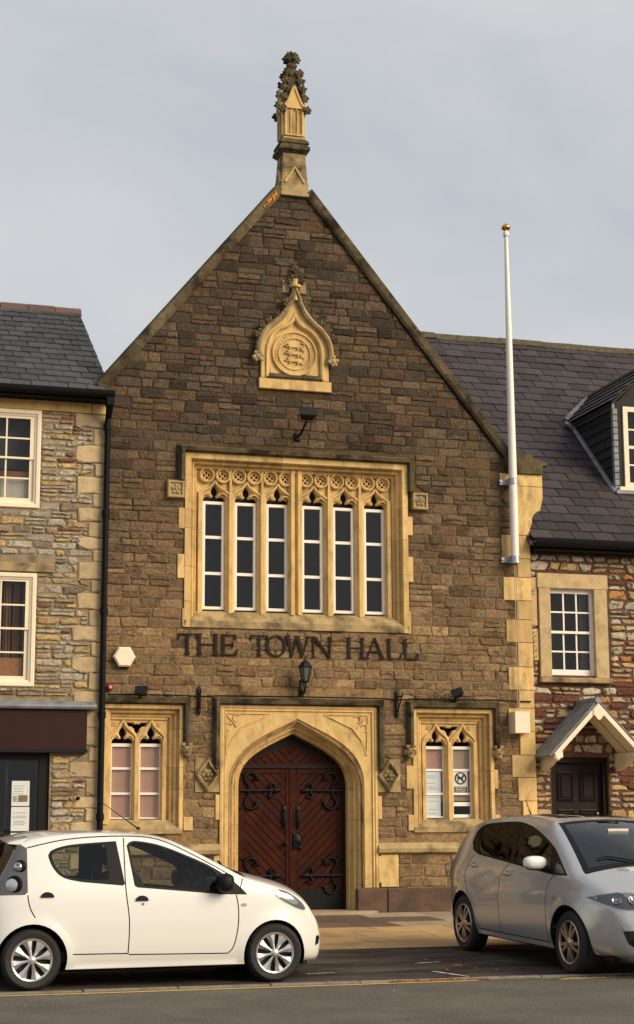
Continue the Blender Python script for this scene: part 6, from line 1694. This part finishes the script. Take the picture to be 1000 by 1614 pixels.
rd = [(-.045,1.275),(.30,1.345),(.805,1.378),(.86,.92),(.893,.61),(.885,.315),(.375,.318),(.365,.40),(.33,.50),(.25,.585),(.13,.635),(.02,.655),(-.05,.85)]
tl = [(-.045,1.28),(-.05,.865),(-.42,.86),(-.30,1.05),(-.12,1.33)]
regs = [('!window_glass','car_glass',qg,.008,'rear_door'),('!window_glass','car_glass',fg,.008,'front_door'),('window_trim','trim_black',qw,.002,'rear_door'),('window_trim','trim_black',fw,.002,'front_door'),
        ('tail_lamp','lamp_smoke',tl,-.004,None),('front_door','car_white',fd,0,None),('rear_door','car_white',rd,0,None)]
gut = crom([(-.045,1.285),(.34,1.362),(.84,1.388),(1.21,1.355),(1.56,1.20),(1.93,.995)],5)
seams = [fd[9:]+[], crom([(1.945,.83),(1.965,.68),(1.955,.51),(1.915,.35),(1.86,.29)],5), [(1.86,.290),(.90,.305)], crom([(.875,1.37),(.868,.92),(.90,.61),(.893,.31)],5), [(.89,.315),(.375,.32)], crom([(-.05,.86),(-.03,.75),(.02,.655)],4), gut, crom([(2.02,.98),(2.0,.93),(1.98,.87)],3)]
seams = seams[1:]
def bw(t, v, p):
    x, z = p
    if x < 0 and .90 < z < 1.30 and abs(v) < .96: return ('tailgate_glass','car_glass_dark',.002)
    if 1.30 < x < 2.04 and z > .97:
        if abs(v) < .90 and 1.36 < x < 1.98: return ('windscreen','screen_glass',-.004)
        return ('windscreen_border','trim_black',-.002) if abs(v) < .96 else ('body','car_white',0)
    return ('body','car_white',0)
ow = build_car(cw, WC, 'car_white', regs, seams, bw)
for x in (0.0,2.335):
    for side in (-1,1): wheel(WC, x, side, .785, .279, .192, 'cover')
arch_liner(cw, WC, .77); interior(WC, .1, 2.2, .68, 2.02, .93)
MB().box(-.30,2.72,-.62,.62,.15,.26).build('underbody', 'under_black', WC)
MB().box(2.2,2.7,-.5,.5,.3,.8).build('engine_bay', 'under_black', WC)
for y in (-.34,.34): seat(WC, 1.30, y)
seat(WC, .45, -.30, .02, .28); seat(WC, .45, .30, .02, .28)
for side in (-1,1):
    for nm, x, z in (('front_door',1.02,.812),('rear_door',.13,.858)):
        m_ = MB(); prof = [(x-.062,z-.02)]+[(x-.062*math.cos(math.pi*i/10),z-.02+.048*math.sin(math.pi*i/10)) for i in range(1,10)]+[(x+.062,z-.02)]
        vs = [cw.surf(a, b, side, .014) for a,b in prof]+[cw.surf(a, b, side, -.01) for a,b in prof]; k = len(prof)
        m_.add(vs, [tuple(range(k))]+[(i,(i+1)%k,k+(i+1)%k,k+i) for i in range(k)]); m_.build('handle', 'trim_black', ow[(nm,side)])
    y = cw.y(1.86,.93)
    m_ = MB(); m_.ball((1.81,side*(y+.095),.945), 1, (.085,.105,.090), 16, 12, e=.75); m_.tube([(1.86,side*(y-.01),.90),(1.83,side*(y+.05),.90)], [.035,.03], 8); m_.build('door_mirror', 'trim_black', ow[('front_door',side)], smooth=60)
    # headlamp laid into the wing
    hl = [(2.30,.878),(2.40,.872),(2.48,.845),(2.56,.80),(2.63,.745),(2.675,.685),(2.66,.668),(2.56,.70),(2.45,.752),(2.36,.805)]
    hp = patch(resamp(hl+[hl[0]],.03)[:-1], lambda a,b,o: cw.surf(a,b,side,.004), .03); h_ = hp.build('headlamp', 'lamp_housing', WC, smooth=True)
    hp = patch(resamp([(2.40,.845),(2.47,.83),(2.53,.795),(2.585,.75),(2.565,.72),(2.50,.74),(2.42,.785)]+[(2.40,.845)],.03)[:-1], lambda a,b,o: cw.surf(a,b,side,.008), .02); hp.build('reflector', 'lens_clear', h_, smooth=True)
    hp = patch(resamp(hl+[hl[0]],.03)[:-1], lambda a,b,o: cw.surf(a,b,side,.014), .03); hp.build('lens', 'lens_cover', h_, smooth=True)
    hp = patch([(2.02+.028*math.cos(6.283*i/14),.737+.014*math.sin(6.283*i/14)) for i in range(14)], lambda a,b,o: cw.surf(a,b,side,.006), .02); hp.build('side_repeater', 'lens_clear', WC)
    for (x,z,r_,sc) in ((-.115,1.118,.062,1),(-.175,.955,.085,1)):
        p = Vector(cw.surf(x,z,side,0)); nn = Vector((-.55,side*.8,.1)).normalized()
        m_ = MB(); m_.lathe([(0,.022),(r_*.5,.026),(r_*.9,.014),(r_,-.01)], p, nn, 18); l_ = m_.build('lamp_bowl', 'black_plastic', ow.get(('tail_lamp',side)), smooth=50)
        m_ = MB(); m_.lathe([(0,.034),(r_*.45,.034),(r_*.68,.026),(r_*.72,.015)], p+Vector((-.012,0,-.006)), nn, 16); m_.build('lamp_lens', 'lens_clear' if z > 1 else 'wheel_silver', ow.get(('tail_lamp',side)), smooth=50)
        m_ = MB(); m_.lathe([(0,.038),(r_*.20,.038),(r_*.25,.03)], p+Vector((-.006,0,.014 if z > 1 else -.025)), nn, 12); m_.build('lamp_bulb', 'lamp_red', ow.get(('tail_lamp',side)), smooth=50)
    m_ = patch([(2.79,.33),(2.83,.345),(2.85,.40),(2.835,.425),(2.80,.42)], lambda a,b,o: cw.surf(a,b,side,.006), .03); m_.build('bumper_duct', 'trim_black', WC)
def wipers(c, root, x0, spans):
    i0 = min(range(len(c.top)), key=lambda i: abs(c.top[i][0]-x0)+(0 if c.top[i][1] > .9 else 9))
    for va, vb, di in spans:
        p = [Vector(c.belt(i0+round(di*t), lerp(va, vb, t), .012)) for t in (0,.25,.5,.75,1)]
        q = MB(); q.tube(p, [.010,.009,.008,.007,.005], 6); q.build('wiper', 'trim_black', root)
wipers(cw, WC, 2.0, ((.55,-.15,-3),(-.05,-.72,-3)))
for side in (-1,1):
    p = Vector(cw.surf(1.03,.762,side,.004)); MB().lathe([(0,.004),(.011,.004),(.013,0)], p, (0,side,0), 10).build('lock', 'chrome', ow[('front_door',side)])
# spoiler lamp, wiper, aerial, plate
m_ = MB(); m_.box(-.185,-.10,-.10,.10,1.345,1.385); m_.build('brake_lamp', 'lamp_red', WC)
m_ = MB(); pr = [(-.02,1.39),(-.20,1.352),(-.215,1.335),(-.10,1.325)]
m_.add([(a,-.56,b-.012) for a,b in pr]+[(a,.56,b-.012) for a,b in pr]+[(a,0,b+.03) for a,b in pr], [(0,1,9,8),(1,2,10,9),(2,3,11,10),(8,9,5,4),(9,10,6,5),(10,11,7,6),(0,3,2,1),(4,5,6,7)]); m_.build('spoiler', 'car_white', WC, smooth=40)
m_ = MB(); m_.tube([(-.15,0,1.34),(-.33,.03,1.02)], .010, 6); m_.build('rear_wiper', 'trim_black', WC)
m_ = MB(); m_.tube([(1.16,0,1.455),(.95,0,1.60),(.64,0,1.815)], [.007,.004,.003], 6); m_.lathe([(.02,0),(.018,.02),(.006,.03)], (1.16,0,1.445), n=8); m_.build('aerial', 'trim_black', WC)
m_ = MB(); m_.box(-.455,-.44,-.26,.26,.47,.58); m_.build('number_plate', 'yellow_line', WC)

# ---------------------------------------------------------------- silver people carrier
ang = math.atan2(-8.33+5.75, 7.26-7.128)
hx, hy = math.cos(ang), math.sin(ang)
SC = thing('parked_car', 'silver five-door car with white door mirror parked nose to the road', 'car', (7.128-hy*.845, -5.75+hx*.845, 0), rot=(0,0,0), local=True)
SC.rotation_mode = 'QUATERNION'
ex = Vector((hx*math.cos(SL), hy*math.cos(SL), -math.sin(SL))).normalized(); eyv = Vector((0,0,1)).cross(ex).normalized(); ez = ex.cross(eyv)
SC.rotation_quaternion = Matrix((ex, eyv, ez)).transposed().to_quaternion(); SC.location = (7.128-hy*.845, -5.75+hx*.845, gz(-5.75))
top = [(-.37,.23),(-.60,.25),(-.68,.33),(-.715,.45),(-.715,.60),(-.68,.78),(-.63,.92),(-.56,1.06),(-.46,1.20),(-.34,1.32),(-.20,1.41),(0,1.460),(.4,1.508),(.9,1.533),(1.3,1.530),(1.6,1.506),(1.78,1.475),(2.0,1.382),(2.3,1.225),(2.55,1.08),(2.69,.995),(2.9,.940),(3.08,.875),(3.20,.80),(3.28,.71),(3.325,.61),(3.345,.5),(3.35,.38),(3.335,.28),(3.27,.225),(2.96,.215)]
cs = Car(top, [(-.72,.66),(-.5,.80),(-.1,.862),(.5,.88),(1.5,.886),(2.4,.876),(2.75,.855),(3.0,.80),(3.2,.71),(3.36,.59)],
         [(.18,.075),(.26,.045),(.36,.015),(.5,.0),(.7,-.004),(.85,.006),(.95,.028),(1.1,.085),(1.3,.165),(1.5,.25),(1.6,.29)], .085,
         [(0.0,.315,.362),(2.585,.315,.368)], .225, [(0,.10),(.15,.10),(.28,.07),(.36,.03),(.45,.022),(.55,.025),(.64,.06),(.74,.085),(.84,.10),(.92,.125),(1,.13)],
         crease=ctl([(-1,.60),(.3,.62),(.7,.70),(1.19,.775),(2.13,.81),(2.66,.80),(3.16,.74),(3.4,.70)]))
dlo = crom([(.02,1.22),(.03,1.33),(.16,1.415),(.5,1.452),(1.0,1.472),(1.35,1.438),(1.68,1.360),(2.04,1.240),(2.22,1.145),(2.53,.962)],4)+[(2.25,.958),(2.1,.965),(1.2,1.028),(.28,1.09),(.09,1.14)]
rg = crom([(.055,1.22),(.07,1.32),(.18,1.39),(.5,1.428),(.98,1.448)],4)+[(1.13,1.055),(.29,1.115),(.11,1.16)]
fg2 = crom([(1.07,1.45),(1.35,1.412),(1.66,1.335),(2.02,1.215)],4)+[(2.10,.990),(1.24,1.050)]
tg = [(2.18,1.125),(2.26,1.085),(2.45,.982),(2.19,.985)]
rd2 = [(.19,1.095),(.1,.98),(.06,.82),(.18,.67),(.33,.48),(.42,.29),(1.0,.275),(.985,.76),(1.0,.91),(1.14,1.03)]
fd2 = [(1.165,1.03),(1.02,.91),(1.0,.76),(1.015,.275),(2.12,.275),(2.13,.82),(2.25,.955)]
regs = [('!window_glass','car_glass_dark',rg,.006,'rear_door'),('!window_glass','car_glass_dark',fg2,.006,'front_door'),('!quarter_glass','car_glass_dark',tg,.006,None),('window_trim','trim_black',dlo,.002,None),
        ('front_door','car_silver',fd2,0,None),('rear_door','car_silver',rd2,0,None)]
seams = [crom(rd2[:6],5), [(.42,.285),(2.12,.28)], crom([(1.15,1.03),(1.01,.91),(.99,.76),(1.005,.28)],5), crom([(2.25,.955),(2.135,.82),(2.125,.28)],5), crom([(.03,1.20),(-.02,1.27),(.02,1.38),(.15,1.45)],4)]
def bs(t, v, p):
    x, z = p
    if x < -.18 and 1.0 < z < 1.40 and abs(v) < .88: return ('tailgate_glass','car_glass_dark',.002)
    if x > 1.0 and z > .985 and 1.76 < x < 2.70:
        if abs(v) < .86 and 1.80 < x < 2.60: return ('windscreen','screen_glass',-.004)
        return ('windscreen_border','trim_black',-.002) if abs(v) < .96 else ('body','car_silver',0)
    if .35 < x < 1.55 and z > 1.5 and abs(v) < .78: return ('sunroof','car_glass_dark',.002)
    return ('body','car_silver',0)
osl = build_car(cs, SC, 'car_silver', regs, seams, bs)
for x in (0.0,2.585):
    for side in (-1,1): wheel(SC, x, side, .862, .315, .215, 'alloy')
arch_liner(cs, SC, .84); interior(SC, .1, 2.5, .72, 2.45, 1.00)
MB().box(-.55,3.1,-.66,.66,.18,.30).build('underbody', 'under_black', SC); MB().box(2.75,3.1,-.55,.55,.3,.78).build('engine_bay', 'under_black', SC)
for y in (-.37,.37): seat(SC, 1.55, y, .10)
for y in (-.42,0,.42): seat(SC, .60, y, .12, .21)
MB().box(2.08,2.10,-.12,.12,1.36,1.42).build('rear_view_mirror', 'pale_reflect', SC)
for side in (-1,1):
    for nm, x, z in (('front_door',1.15,.915),('rear_door',.26,.965)):
        m_ = MB(); m_.ball(cs.surf(x,z,side,-.004), 1, (.055,.012,.035), 12, 8); hb = m_.build('handle_bowl', 'lamp_housing', osl[(nm,side)], smooth=60)
        p0 = Vector(cs.surf(x-.095,z+.004,side,.006)); p1 = Vector(cs.surf(x,z+.012,side,.035)); p2 = Vector(cs.surf(x+.095,z+.002,side,.006))
        m_ = MB(); m_.tube([p0,(p0+p1)/2+Vector((0,side*.010,0)),p1,(p1+p2)/2+Vector((0,side*.010,0)),p2], [.010,.015,.016,.015,.010], 8); m_.build('handle', 'car_silver', osl[(nm,side)], smooth=60)
    y = cs.y(2.05,1.02); mc = (2.03, side*(y+.135), 1.075)
    m_ = MB(); m_.ball(mc, 1, (.08,.125,.070), 18, 12, e=.75); dmir = m_.build('door_mirror', 'mirror_white', osl[('front_door',side)], smooth=60)
    m_ = MB(); m_.tube([(2.10,side*(y-.02),1.01),(2.05,side*(y+.06),1.025)], [.04,.03], 8); m_.ball((mc[0]-.005,mc[1],mc[2]-.035), 1, (.07,.115,.045), 14, 8); m_.build('mirror_arm', 'trim_black', osl[('front_door',side)], smooth=60)
    fm = lambda off: (lambda a, b, o: (cs.frontx(side*a, b)+off, side*a, b))
    hl = crom([(.825,.775),(.75,.812),(.62,.836),(.48,.832),(.36,.805),(.30,.765),(.34,.722),(.44,.692),(.56,.680),(.68,.692),(.765,.728),(.825,.775)],3)[:-1]
    hp = patch(resamp(hl+[hl[0]],.03)[:-1], fm(.006), .03); h_ = hp.build('headlamp', 'lamp_housing', SC, smooth=True)
    disc_front(cs, SC, side*.66, .755, .044, 'lens_clear', 'lamp_bowl', .016, h_); disc_front(cs, SC, side*.50, .757, .058, 'lens_clear', 'lamp_bowl', .016, h_)
    hp = patch(resamp(hl+[hl[0]],.03)[:-1], fm(.022), .03); hp.build('lens', 'lens_cover', h_, smooth=True)
    it = [(.64,.47),(.52,.475),(.30,.475),(.16,.475),(.16,.30),(.40,.285),(.52,.30),(.60,.36)]
    hp = patch(resamp(it+[it[0]],.03)[:-1], fm(.004), .03); ik = hp.build('bumper_intake', 'under_black', SC, smooth=True)
    disc_front(cs, SC, side*.50, .39, .042, 'lens_clear', 'fog_lamp', .02)
    bs_ = [(.655,.545),(.50,.552),(.2,.555),(0.0,.556),(0.0,.49),(.2,.488),(.5,.484),(.64,.48)]
    hp = patch(resamp(bs_+[bs_[0]],.03)[:-1], fm(.018), .03); hp.build('bumper_strip', 'car_silver', SC, smooth=True)
    gr_ = [(.27,.76),(.20,.58),(0,.57),(0,.79)]
    hp = patch(resamp(gr_+[gr_[0]],.03)[:-1], fm(.008), .03); hp.build('grille', 'trim_black', SC, smooth=True)
    hp = patch([(2.30+.035*math.cos(6.283*i/14),.735+.015*math.sin(6.283*i/14)) for i in range(14)], lambda a,b,o: cs.surf(a,b,side,.006), .02); hp.build('side_repeater', 'amber', SC)
    tlp = [(-.655,1.0),(-.58,1.04),(-.50,.98),(-.50,.80),(-.60,.72),(-.69,.74)]
    hp = patch(resamp(tlp+[tlp[0]],.03)[:-1], lambda a,b,o: cs.surf(a,b,side,.006), .03); hp.build('tail_lamp', 'lamp_red', SC, smooth=True)
m_ = MB(); m_.tube([(.05,0,1.515),(-.02,0,1.60),(-.10,0,1.70)], [.010,.005,.004], 6); m_.build('aerial', 'trim_black', SC)
m_ = MB(); m_.box(3.475,3.485,-.26,.26,.50,.61); m_.build('number_plate', 'paper', SC)

wipers(cs, SC, 2.62, ((.70,-.02,-2),(-.05,-.74,-2)))
